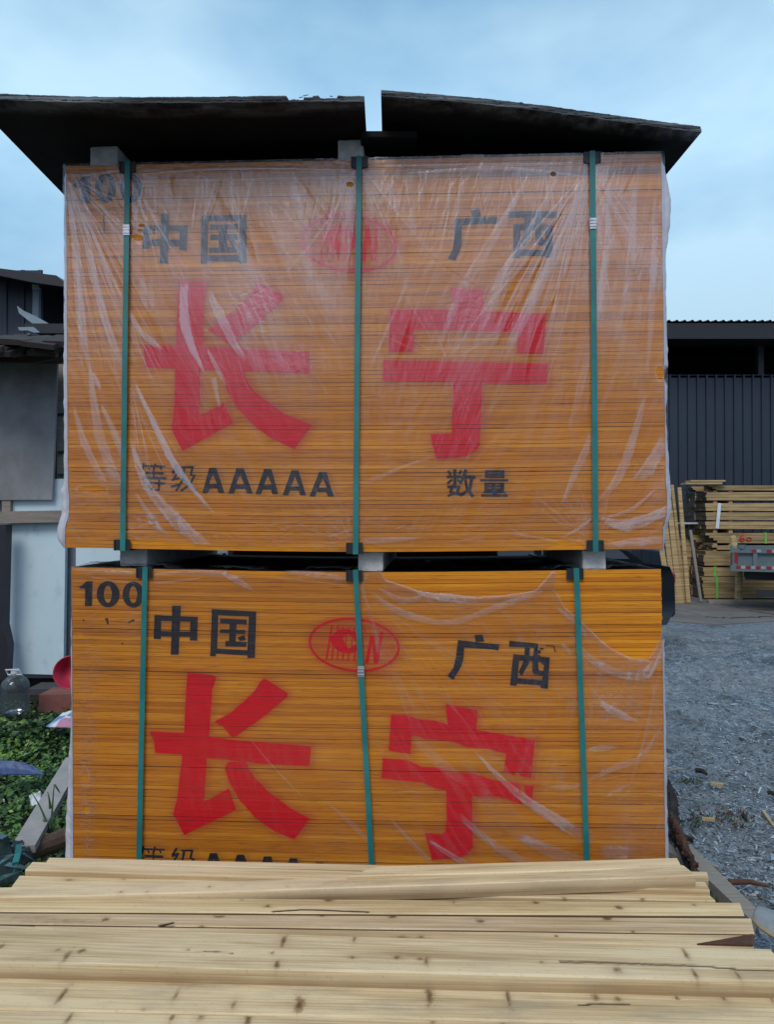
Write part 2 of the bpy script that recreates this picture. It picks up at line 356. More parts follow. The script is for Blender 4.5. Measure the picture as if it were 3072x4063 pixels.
# ------------------------------------------------------------ film
class Film:
    def __init__(s, B, nx=900, nz=590, m=.010):
        s.B = B; s.nx, s.nz = nx, nz; s.xs = np.linspace(-m, WID + m, nx); s.zs = np.linspace(-.012, HGT + .004, nz)
        s.X, s.Z = np.meshgrid(s.xs, s.zs); s.h = np.zeros_like(s.X); s.d = np.zeros_like(s.X); s.c = np.ones_like(s.X)
    def uv(s, p): return s.B.px(p[0], p[1], -.006)
    def blob(s, cx, cy, rx, ry, amp):
        x, z = s.uv((cx, cy)); k = 1 / 1285.0; s.h += amp * np.exp(-(((s.X - x) / (rx * k)) ** 2 + ((s.Z - z) / (ry * k)) ** 2))
    def strip(s, pts, ws, amp, edge=.25, lift=.0, jag=.12, seed=None, edge_line=.0):
        """a fold of film: px polyline with px widths; amp paints in milky sheen, lift raises it"""
        P = [s.uv(p) for p in pts]; k = 1 / 1285.0
        # resample as smooth curve
        n = len(P); ts = np.linspace(0, n - 1, max(2, (n - 1) * 6 + 1)); Px = []; Wd = []
        for t in ts:
            i = min(int(t), n - 2); u = t - i; p0 = P[max(i - 1, 0)]; p1 = P[i]; p2 = P[i + 1]; p3 = P[min(i + 2, n - 1)]
            cr = lambda a, b, c, d: .5 * ((2 * b) + (-a + c) * u + (2 * a - 5 * b + 4 * c - d) * u * u + (-a + 3 * b - 3 * c + d) * u ** 3)
            Px.append((cr(p0[0], p1[0], p2[0], p3[0]), cr(p0[1], p1[1], p2[1], p3[1]))); Wd.append((ws[i] + (ws[i + 1] - ws[i]) * u) * k)
        Px = np.array(Px); Wd = np.maximum(np.array(Wd), .0017); mw = Wd.max() * 1.3 + .004
        i0, i1 = np.searchsorted(s.xs, [Px[:, 0].min() - mw, Px[:, 0].max() + mw]); j0, j1 = np.searchsorted(s.zs, [Px[:, 1].min() - mw, Px[:, 1].max() + mw])
        if i1 - i0 < 2 or j1 - j0 < 2: return
        X = s.X[j0:j1, i0:i1]; Z = s.Z[j0:j1, i0:i1]; sd = seed if seed is not None else int(rng.integers(1e6))
        best = np.full(X.shape, 9.0); side = np.zeros(X.shape)
        for q in range(len(Px) - 1):
            x0, z0 = Px[q]; x1, z1 = Px[q + 1]; dx, dz = x1 - x0, z1 - z0; L = dx * dx + dz * dz + 1e-12; t = np.clip(((X - x0) * dx + (Z - z0) * dz) / L, 0, 1)
            w = (Wd[q] + (Wd[q + 1] - Wd[q]) * t) / 2; r = np.hypot(X - x0 - t * dx, Z - z0 - t * dz) / w
            b = r < best; best = np.where(b, r, best); side = np.where(b, np.sign((X - x0) * dz - (Z - z0) * dx), side)
        best = best * (1 + jag * (fbm(X * 90, Z * 60, 3, sd) - .5) * 2)
        msk = 1 - sstep(1 - edge, 1 + edge * .6, best)
        ca, sa = Px[-1] - Px[0]; LL = math.hypot(ca, sa) + 1e-9; al = ((X - Px[0, 0]) * ca + (Z - Px[0, 1]) * sa) / LL; ac = ((X - Px[0, 0]) * sa - (Z - Px[0, 1]) * ca) / LL
        msk = msk * (.35 + 1.15 * fbm(ac * 150 + al * 8, al * 7, 3, sd + 3)) * sstep(-.02, .12, al / LL) * (1 - .6 * sstep(.8, 1.05, al / LL))
        s.h[j0:j1, i0:i1] += amp * msk
        if edge_line: s.h[j0:j1, i0:i1] += edge_line * np.exp(-((best - .9) / .1) ** 2) * (side > 0)  # highlight painted along one edge of the fold
        s.d[j0:j1, i0:i1] += lift * np.clip(1 - best ** 2, 0, 1)
    def fan(s, origin, n_, a0, a1, l0, l1, amp, w=(3, 8), r0=40, jitter=(0, 0), lift=.0003):
        for i in range(int(n_ * 1.5 + .6)):
            a = math.radians(rng.uniform(a0, a1)); L = rng.uniform(l0, l1); r = r0 * rng.uniform(.2, 3)
            ox = origin[0] + rng.uniform(-1, 1) * jitter[0]; oy = origin[1] + rng.uniform(-1, 1) * jitter[1]; bend = rng.normal(0, .06)
            p = [(ox + math.cos(a + bend * q) * (r + L * q), oy + math.sin(a + bend * q) * (r + L * q)) for q in (0, .33, .66, 1)]
            ww = rng.uniform(*w) * .62; A = 2.2 * amp * rng.uniform(.4, 1.3) * (1 if rng.random() < .72 else -.8)
            s.strip(p, [ww * .4, ww, ww * .9, 1.5], A, edge=.5, lift=lift * rng.uniform(-.4, 1))
    def crumple(s, cx, cy, rx, ry, amp, sc=60, lift=.003, seed=1):
        x, z = s.uv((cx, cy)); k = 1 / 1285.0; g = np.exp(-(((s.X - x) / (rx * k)) ** 2 + ((s.Z - z) / (ry * k)) ** 2) ** 1.5)
        n = 1 - np.abs(fbm(s.X * sc * .7 + 3 * fbm(s.X * 20, s.Z * 20, 2, seed), s.Z * sc, 3, seed) - .5) * 4
        s.h += amp * g * np.clip(.35 + n * .65, 0, 1); s.d += lift * g * n
    def build(s, side_tab_l, side_tab_r, press):
        X, Z = s.X, s.Z
        # overall sheet: slight drape, fine crinkle stretched down the face, drawn tight by straps
        off = .0065 + .0025 * (fbm(X * 2.2, Z * 1.6, 3, 40) - .3) + s.d
        off += .0009 * (fbm(X * 34 + Z * 6, Z * 9, 3, 50) - .5) + .0005 * (fbm(X * 120, Z * 80, 2, 60) - .5)
        for x in press: off = off * (1 - .5 * np.exp(-((X - x) / .02) ** 2))
        off = np.maximum(off, .0026); off = np.minimum(off, .0105)
        for x in press: off = np.where(np.abs(X - x) < .028, np.minimum(off, .0072), off)
        Y = -off; sg = s.B.sag(X, Z); ex = sstep(0, .01, -X) + sstep(WID, WID + .01, X); Y = Y + ex * .004
        # drift with sheets
        dxm = np.array([s.B.dx(max(0, min(NS - 1, int(z / TH)))) for z in s.zs]); kk = np.ones(21) / 21; dxm = np.convolve(np.pad(dxm, 10, mode='edge'), kk, 'valid')
        XX = X + dxm[:, None]
        V = np.stack([XX, Y, Z + sg], -1).reshape(-1, 3); idx = np.arange(s.nx * s.nz).reshape(s.nz, s.nx)
        F4 = np.stack([idx[:-1, :-1], idx[:-1, 1:], idx[1:, 1:], idx[1:, :-1]], -1).reshape(-1, 4)
        cv = s.c.reshape(-1); keep = cv[F4].max(1) > .02; F4 = F4[keep]
        hz = np.clip(s.h, 0, 1.6).reshape(-1)
        vs = [V]; hs = [hz]; cs = [cv]; fs = [F4]; base = len(V)
        # sides: film pulled round the corner and puffed out
        for tab, sgn in ((side_tab_l, -1), (side_tab_r, 1)):
            if not tab: continue
            zz = s.zs[::4]; ys = [t[0] for t in tab]
            W_ = []; 
            for z in zz:
                # px y of this height
                wz = s.B.O.z + z; D = s.B.O.y + (0 if sgn < 0 else WID) * s.B.e1.y; py = CY - F * math.tan(math.atan((wz - CAMZ) / D) - PITCH)
                W_.append(np.interp(py, ys, [t[1] for t in tab]))
            bul = np.array(W_) / 1285.0 * (1 + .0 * zz); bul = np.maximum(bul + (fbm(zz * 40, zz * 0, 3, 77) - .5) * .006, .001)
            prof = [(0, -.004, 0), (.45, .000, 0), (.85, .006, 1), (1, .03, 1), (.9, .09, 1), (.75, .25, 1), (.6, .55, 1), (.4, DEP, 1)]
            G = np.zeros((len(zz), len(prof), 3)); hh = np.zeros((len(zz), len(prof)))
            x_edge = (0 if sgn < 0 else WID) + dxm[::4]
            for q, (fx, y, _) in enumerate(prof):
                nn = (fbm(zz * 25 + q * 3, zz * 0 + q * 1.7, 3, 91) - .5)
                G[:, q, 0] = x_edge + sgn * (bul * fx + nn * .004 * (q > 0)); G[:, q, 1] = y + nn * .01 * (q > 1); G[:, q, 2] = zz + s.B.sag(0 if sgn < 0 else WID, zz)
                hh[:, q] = 1.7 + .9 * fbm(zz * 60 + q, zz * 0 + q * 2.1, 3, 33)
            cc = np.interp(zz, s.zs, s.c[:, 12 if sgn < 0 else -12])[:, None] * np.ones(len(prof))
            id2 = np.arange(len(zz) * len(prof)).reshape(len(zz), len(prof)) + base
            f2 = np.stack([id2[:-1, :-1], id2[:-1, 1:], id2[1:, 1:], id2[1:, :-1]], -1).reshape(-1, 4); ok = cc.reshape(-1)[f2 - base].max(1) > .02
            vs.append(G.reshape(-1, 3)); hs.append(hh.reshape(-1)); cs.append(cc.reshape(-1)); fs.append(f2[ok]); base += G.shape[0] * G.shape[1]
        V = np.concatenate(vs); Fa = np.concatenate(fs)
        me = bpy.data.meshes.new('plastic_wrap'); me.from_pydata(V.tolist(), [], Fa.tolist()); me.materials.append(M_FILM)
        me.polygons.foreach_set('use_smooth', np.ones(len(me.polygons), dtype=bool))
        for nm, a in (('haze', np.concatenate(hs)), ('cover', np.concatenate(cs))): at = me.attributes.new(nm, 'FLOAT', 'POINT'); at.data.foreach_set('value', a.astype(np.float32))
        me.update(); o = bpy.data.objects.new('plastic_wrap', me); C.objects.link(o); o.parent = s.B.root; return o
# ============================================================ the two bundles
def sagU(x, z): return -.011 * np.sin(np.clip(np.asarray(x, float) / WID, 0, 1) * math.pi) ** 1.4 * np.clip(1 - np.asarray(z, float) / HGT, 0, 1) ** 1.5
def sagL(x, z): return -.012 * np.sin(np.clip(np.asarray(x, float) / WID, 0, 1) * math.pi) ** 1.2 * np.clip(np.asarray(z, float) / HGT, 0, 1) ** 1.2
def dxU(k): return .001 if k < 7 else (.013 if k < 15 else .0105 * (1 - (k - 15) / 85.0) - .001)
def dxL(k): return .012 * (1 - k / 100.0)
BU = Bundle('upper_plywood_bundle'.replace('upper_', ''), 'upper plywood bundle under cloudy wrinkled film, just below the black cover sheets', (-1.0006, 2.297), (.8274, 2.219), 1.380, sagU, dxU)
BL = Bundle('plywood_bundle', 'lower plywood bundle with torn film drooping at its upper right, behind the pale boards', (-.9935, 2.33), (.8340, 2.25), .127, sagL, dxL)
redU, blkU, redL, blkL = [], [], [], []
R1 = reg(260, 620, 2.09); R3 = reg(1740, 800, 3.2154); R2 = reg(1160, 800, 3.344); R4 = reg(540, 1800, 2.039); R5 = reg(1740, 1840, 5.225); RA = reg(540, 1080, 2.2595); RB = reg(1480, 1120, 2.2595)
R6 = reg(280, 2280, 2.09); R7 = reg(1200, 2400, 3.8); R8 = reg(1740, 2480, 3.2154); RC = reg(560, 2640, 2.3222); RD = reg(1480, 2740, 2.3886)
def P(B, sh, R, mat, label, store, each=False, **k):
    if each:
        for s_ in sh: store += paint(B, [s_], R, mat, label, **k)
    else: store += paint(B, sh, R, mat, label, **k)
S = stroke
P(BU, [[(60, 232), (100, 210), (145, 165), (203, 162), (208, 385), (135, 388), (128, 255), (68, 262)]], R1, M_BLACK, 'black stencilled digit one', blkU, name='stencilled_digit')
P(BU, [[ell(330, 265, 86, 120), ell(330, 265, 27, 76)]], R1, M_BLACK, 'black stencilled digit zero', blkU, name='stencilled_digit')
P(BU, [[ell(540, 265, 90, 120), ell(540, 265, 27, 76)]], R1, M_BLACK, 'black stencilled digit zero beside the strap', blkU, name='stencilled_digit')
P(BU, [S(315, 475, 320, 642, 11)], R1, M_BLACK, 'thin black tick of paint', blkU, name='paint_mark')
P(BU, [S(826, 480, 815, 888, 68), [(645, 575), (702, 575), (697, 767), (635, 765)], [(948, 575), (1012, 572), (1005, 778), (943, 776)], [(645, 575), (1010, 572), (1008, 622), (643, 616)], [(640, 688), (1006, 694), (1004, 752), (638, 740)]], R1, M_BLACK, 'black stencilled character', blkU)
P(BU, [[[(1127, 495), (1500, 485), (1502, 885), (1438, 888), (1438, 872), (1178, 870), (1178, 892), (1120, 890)], [(1183, 540), (1438, 535), (1438, 820), (1178, 828)]], [(1198, 570), (1428, 560), (1428, 605), (1198, 610)], [(1203, 650), (1425, 645), (1425, 690), (1200, 697)], [(1190, 760), (1428, 752), (1428, 800), (1190, 803)], [(1275, 590), (1338, 590), (1338, 780), (1272, 780)], [(1350, 700), (1400, 690), (1425, 745), (1388, 755)]], R1, M_BLACK, 'black stencilled square character', blkU)
P(BU, [[(412, 122), (522, 92), (548, 190), (435, 208)], [(207, 222), (755, 197), (755, 280), (298, 302), (297, 540), (280, 600), (215, 755), (125, 720), (185, 620), (200, 520)]], R3, M_BLACK, 'black stencilled character with a dot on its roof', blkU)
P(BU, [[(887, 130), (1060, 120), (1520, 130), (1518, 210), (887, 205)], [(1103, 200), (1180, 200), (1185, 380), (1165, 480), (1100, 580), (1048, 515), (1080, 440), (1100, 360)], [(1240, 200), (1322, 200), (1318, 440), (1335, 480), (1368, 490), (1368, 560), (1290, 560), (1245, 520), (1240, 430)], [[(957, 290), (1460, 298), (1462, 718), (1370, 718), (1370, 695), (1045, 690), (1040, 718), (957, 715)], [(1046, 365), (1370, 370), (1365, 625), (1046, 612)]]], R3, M_BLACK, 'black stencilled character with two legs in a box', blkU)
RR = math.radians
P(BU, [[ell(757, 552, 638, 388, 6, 64), ell(757, 552, 602, 352, 6, 64)]], R2, M_RED, 'red stencilled oval ring', redU, name='stencilled_logo')
P(BU, [S(440, 285, 380, 755, 24), S(515, 285, 512, 350, 22), S(472, 600, 460, 755, 20), S(594, 290, 592, 335, 18), S(545, 640, 540, 760, 20), S(665, 295, 664, 345, 18), S(618, 655, 612, 770, 20), S(740, 305, 742, 360, 18), S(692, 655, 688, 775, 20), S(818, 320, 812, 410, 20), S(775, 620, 762, 778, 20), S(655, 400, 640, 560, 16), S(716, 440, 712, 590, 14)], R2, M_RED, 'thin red stencilled bar', [], True, name='stencilled_bar')
P(BU, [[[(420, 470), (470, 400), (540, 350), (620, 334), (720, 352), (820, 410), (870, 500), (860, 590), (780, 640), (690, 660), (600, 655), (520, 610), (460, 550)], [(588, 462), (680, 395), (775, 500), (790, 545), (692, 605), (640, 540)]]], R2, M_RED, 'red stencilled eye shape', redU, name='stencilled_logo')
P(BU, [S(1002, 310, 945, 792, 52), S(1000, 325, 1065, 780, 50), S(1132, 290, 1078, 770, 50)], R2, M_RED, 'red stencilled letter N', redU, name='stencilled_logo')
deng = [S(62, 75, 52, 135, 16), S(55, 97, 140, 101, 15), S(95, 104, 110, 132, 13), S(157, 80, 140, 135, 16), S(150, 100, 235, 104, 15), S(192, 105, 205, 132, 13), S(70, 155, 222, 161, 18), S(142, 140, 142, 200, 14), S(52, 193, 244, 200, 20), S(52, 232, 236, 241, 18), S(188, 200, 182, 298, 18), S(150, 292, 186, 292, 14), S(98, 250, 125, 290, 18)]
ji = [S(332, 88, 295, 150, 18), S(292, 160, 345, 130, 16), S(345, 130, 300, 212, 18), S(284, 216, 352, 196, 15), S(278, 268, 352, 250, 18), S(368, 110, 466, 108, 16), S(392, 112, 372, 222, 18), S(372, 220, 322, 302, 18), S(458, 110, 440, 175, 16), S(438, 172, 478, 180, 15), S(470, 180, 430, 262, 18), S(382, 198, 492, 306, 19), S(432, 250, 360, 302, 18)]
P(BU, deng, R4, M_BLACK, 'small black stencilled character', blkU); P(BU, ji, R4, M_BLACK, 'small black stencilled character', blkU)
def letterA(ax, ay, lx, rx, fy): return [[(ax - 28, ay), (ax + 30, ay), (rx, fy), (rx - 48, fy), (rx - 60, fy - 38), (lx + 60, fy - 38), (lx + 46, fy), (lx, fy)], [(ax + 1, ay + 50), (ax + 34, fy - 72), (ax - 32, fy - 72)]]
for a in ((620, 115, 535, 715, 319), (840, 118, 745, 943, 323), (1065, 125, 965, 1150, 328), (1285, 135, 1185, 1375, 337), (1510, 148, 1403, 1600, 347)): P(BU, [letterA(*a)], R4, M_BLACK, 'black stencilled letter A', blkU, name='stencilled_letter')
P(BU, [S(200, 150, 255, 228, 50), S(345, 118, 345, 440, 70), S(478, 142, 432, 214, 50), S(175, 270, 482, 270, 55), S(295, 325, 185, 412, 50), S(400, 325, 450, 395, 50), S(182, 480, 452, 480, 62), S(315, 440, 250, 580, 55), S(432, 470, 395, 570, 60), S(230, 580, 500, 642, 52), S(430, 575, 195, 672, 45), S(575, 122, 515, 300, 75), S(505, 300, 455, 415, 60), S(560, 275, 768, 278, 70), S(692, 300, 650, 545, 68), S(652, 540, 450, 655, 68), S(560, 320, 592, 505, 58), S(590, 500, 722, 685, 68)], R5, M_BLACK, 'small dense black stencilled character', blkU)
bx4 = lambda a, b, c, d: [(a, b), (c, b), (c, d), (a, d)]
P(BU, [[bx4(965, 135, 1372, 295), bx4(1030, 182, 1285, 195), bx4(1030, 242, 1285, 256)], bx4(865, 320, 1450, 368), [bx4(955, 390, 1367, 600), bx4(1030, 435, 1110, 450), bx4(1190, 432, 1290, 448), bx4(1030, 497, 1110, 513), bx4(1195, 490, 1282, 508)], bx4(920, 588, 1400, 612), bx4(1115, 605, 1215, 640), bx4(890, 632, 1436, 684)], R5, M_BLACK, 'small black stencilled character of stacked bars', blkU)
P(BU, [[(385, 78), (430, 86), (620, 92), (645, 110), (625, 180), (612, 260), (600, 680), (575, 870), (568, 1275), (620, 1265), (790, 1168), (865, 1355), (415, 1602), (318, 1412), (345, 1150), (350, 850), (362, 450)], [(62, 660), (600, 668), (1555, 715), (1550, 908), (85, 855), (72, 740)], [(640, 515), (900, 330), (985, 252), (1050, 180), (1055, 130), (1090, 92), (1130, 105), (1320, 212), (1310, 255), (1130, 420), (850, 662)], [(755, 880), (960, 880), (1010, 1000), (1060, 1070), (1180, 1160), (1330, 1270), (1580, 1372), (1418, 1585), (1200, 1480), (1050, 1370), (880, 1190), (810, 1050)]], RA, M_RED, 'large red stencilled character with a sweeping tail', redU)
P(BU, [[(700, 52), (990, 70), (1003, 268), (728, 258)], [(158, 250), (500, 243), (730, 250), (1550, 282), (1535, 645), (1295, 640), (1298, 445), (370, 422), (362, 622), (143, 625)], [(95, 700), (560, 705), (800, 715), (1570, 730), (1560, 915), (720, 895), (88, 885)], [(722, 885), (978, 900), (972, 1200), (958, 1460), (930, 1500), (850, 1550), (740, 1575), (570, 1582), (540, 1480), (515, 1362), (705, 1358), (718, 1100)]], RB, M_RED, 'large red stencilled character with a roof and hooked stem', redU)
# lower bundle
P(BL, [[(70, 98), (100, 85), (130, 56), (182, 54), (177, 260), (118, 262), (118, 118), (75, 112)]], R6, M_BLACK, 'black stencilled digit one', blkL, name='stencilled_digit')
P(BL, [[ell(310, 162, 95, 108), ell(308, 162, 33, 72)]], R6, M_BLACK, 'black stencilled digit zero', blkL, name='stencilled_digit')
P(BL, [[ell(520, 165, 90, 108), ell(518, 165, 33, 72)]], R6, M_BLACK, 'black stencilled digit zero beside the strap', blkL, name='stencilled_digit')
P(BL, [S(298, 360, 308, 412, 15), S(285, 368, 312, 372, 14), S(104, 368, 108, 386, 10), S(478, 396, 528, 374, 14), S(424, 576, 436, 568, 12)], R6, M_BLACK, 'small black speck of paint', [], True, name='paint_mark')
P(BL, [[(842, 258), (915, 258), (895, 662), (830, 662)], [(695, 335), (752, 335), (748, 535), (688, 533)], [(992, 350), (1055, 350), (1050, 548), (988, 545)], [(695, 335), (1055, 350), (1053, 392), (693, 382)], [(690, 465), (1050, 475), (1050, 515), (690, 510)]], R6, M_BLACK, 'black stencilled character', blkL)
P(BL, [[[(1172, 285), (1540, 305), (1528, 688), (1470, 688), (1465, 668), (1208, 655), (1205, 675), (1158, 675)], [(1225, 335), (1478, 348), (1465, 628), (1215, 612)]], [(1240, 362), (1462, 372), (1462, 415), (1238, 400)], [(1240, 452), (1450, 460), (1448, 492), (1238, 482)], [(1285, 548), (1460, 558), (1455, 598), (1282, 592)], [(1318, 390), (1378, 390), (1368, 570), (1312, 570)], [(1385, 520), (1440, 500), (1455, 545), (1400, 550)]], R6, M_BLACK, 'black stencilled square character', blkL)
P(BL, [[(462, 128), (565, 120), (585, 212), (478, 214)], [(252, 190), (560, 225), (777, 243), (768, 322), (680, 310), (330, 285), (322, 420), (295, 520), (192, 697), (115, 650), (195, 540), (225, 400)]], R8, M_BLACK, 'black stencilled character with a dot on its roof', blkL)
P(BL, [[(908, 200), (1270, 235), (1275, 292), (903, 272)], [(1105, 285), (1170, 290), (1160, 480), (1065, 652), (1025, 598), (1080, 480), (1098, 400)], [(1222, 288), (1268, 290), (1275, 540), (1290, 580), (1340, 585), (1330, 645), (1230, 630), (1200, 590), (1200, 470)], [[(958, 372), (1422, 412), (1397, 812), (1310, 805), (1300, 765), (1000, 745), (993, 772), (915, 765)], [(1032, 450), (1355, 470), (1325, 705), (1010, 675)]], S(1262, 390, 1358, 492, 52), S(1298, 300, 1345, 302, 24), S(1290, 320, 1282, 362, 44), S(1375, 258, 1475, 268, 10), S(1470, 268, 1496, 345, 13)], R8, M_BLACK, 'broken black stencilled character with two legs in a box', blkL)
P(BL, [[ell(782, 600, 690, 405, 6, 64), ell(782, 600, 655, 372, 6, 64)]], R7, M_RED, 'red stencilled oval ring', redL, name='stencilled_logo')
P(BL, [S(446, 305, 364, 812, 26), S(536, 310, 530, 380, 22), S(466, 640, 445, 822, 22), S(618, 335, 616, 372, 20), S(538, 690, 530, 822, 22), S(700, 335, 700, 378, 20), S(618, 710, 610, 838, 20), S(785, 340, 782, 400, 20), S(700, 725, 692, 840, 20), S(795, 700, 778, 850, 22), S(948, 355, 946, 430, 20), S(662, 470, 655, 600, 14), S(748, 500, 742, 640, 14)], R7, M_RED, 'thin red stencilled bar', [], True, name='stencilled_bar')
P(BL, [[[(408, 510), (470, 430), (560, 372), (690, 368), (800, 405), (900, 500), (920, 600), (860, 670), (780, 720), (690, 737), (600, 725), (520, 680), (450, 610)], [(605, 498), (697, 430), (830, 580), (697, 660), (650, 590)]]], R7, M_RED, 'red stencilled eye shape', redL, name='stencilled_logo')
P(BL, [S(1050, 455, 970, 885, 52), S(1060, 470, 1110, 885, 56), S(1200, 405, 1125, 860, 46)], R7, M_RED, 'scuffed red stencilled letter N', redL, name='stencilled_logo')
P(BL, [[(430, 62), (470, 68), (660, 90), (692, 105), (680, 150), (655, 220), (625, 660), (605, 860), (578, 1245), (630, 1230), (808, 1133), (875, 1330), (395, 1560), (293, 1365), (330, 1230), (375, 860), (398, 560), (415, 200)], [(75, 608), (390, 622), (900, 690), (1100, 705), (1567, 745), (1550, 928), (1100, 905), (750, 862), (600, 855), (375, 820), (130, 805), (115, 690)], [(672, 518), (820, 440), (960, 320), (1050, 230), (1095, 155), (1130, 120), (1160, 130), (1350, 255), (1345, 290), (1130, 470), (860, 662), (820, 645), (760, 570)], [(770, 945), (800, 890), (960, 885), (1000, 960), (1050, 1040), (1180, 1170), (1400, 1330), (1555, 1408), (1410, 1602), (1240, 1530), (1060, 1410), (900, 1230), (810, 1070)]], RC, M_RED, 'large red stencilled character with a sweeping tail', redL)
P(BL, [[(690, 128), (992, 188), (980, 385), (710, 335)], [(172, 228), (330, 235), (430, 268), (620, 290), (720, 325), (1200, 410), (1537, 465), (1522, 620), (1500, 828), (1400, 810), (1370, 770), (1340, 800), (1240, 775), (1265, 600), (1100, 555), (900, 535), (780, 490), (700, 475), (500, 460), (420, 430), (368, 428), (358, 600), (240, 585), (150, 565)], [(95, 640), (330, 660), (460, 720), (640, 735), (740, 775), (950, 785), (1150, 850), (1370, 870), (1400, 900), (1415, 1075), (1200, 1010), (940, 1004), (690, 945), (600, 930), (470, 870), (300, 855), (80, 830)], [(1430, 890), (1525, 905), (1500, 1080), (1462, 1060)], [(695, 935), (940, 995), (945, 1300), (950, 1480), (900, 1540), (820, 1590), (560, 1600), (530, 1480), (492, 1350), (600, 1358), (650, 1365), (690, 1330), (700, 1200)]], RD, M_RED, 'large red slanting stencilled character with a roof and hooked stem', redL)
R4L = reg(538, 3300, 2.039); sh = lambda L, dx, dy: [[(x + dx, y + dy) for x, y in p] for p in L]
P(BL, sh(deng, 0, 40), R4L, M_BLACK, 'small black stencilled character', blkL); P(BL, sh(ji, 0, 42), R4L, M_BLACK, 'small black stencilled character', blkL)
for a, dy, ddx in (((620, 115, 535, 715, 319), 58, 8), ((840, 118, 745, 943, 323), 68, 8), ((1065, 125, 965, 1150, 328), 74, 2), ((1285, 135, 1185, 1375, 337), 80, -10), ((1510, 148, 1403, 1600, 347), 100, -22)):
    P(BL, [[[(x + ddx, y + dy) for x, y in lp] for lp in letterA(*a)]], R4L, M_BLACK, 'black stencilled letter A', blkL, name='stencilled_letter')
def bandU(xs, k):   # one sheet near the top with a dark edge, darker towards the right
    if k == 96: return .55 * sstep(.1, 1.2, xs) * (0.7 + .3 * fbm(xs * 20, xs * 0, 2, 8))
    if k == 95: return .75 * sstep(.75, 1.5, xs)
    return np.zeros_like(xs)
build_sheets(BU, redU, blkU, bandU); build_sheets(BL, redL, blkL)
strap(BU, (505, 640), (486, 2177), (506, 913)); strap(BU, (1425, 625), (1411, 2190)); strap(BU, (2352, 610), (2365, 2180), (2354, 887))
strap(BL, (575, 2255), (551, 3420)); strap(BL, (1411, 2270), (1475, 3430), (1437, 2665)); strap(BL, (2288, 2262), (2330, 3420))
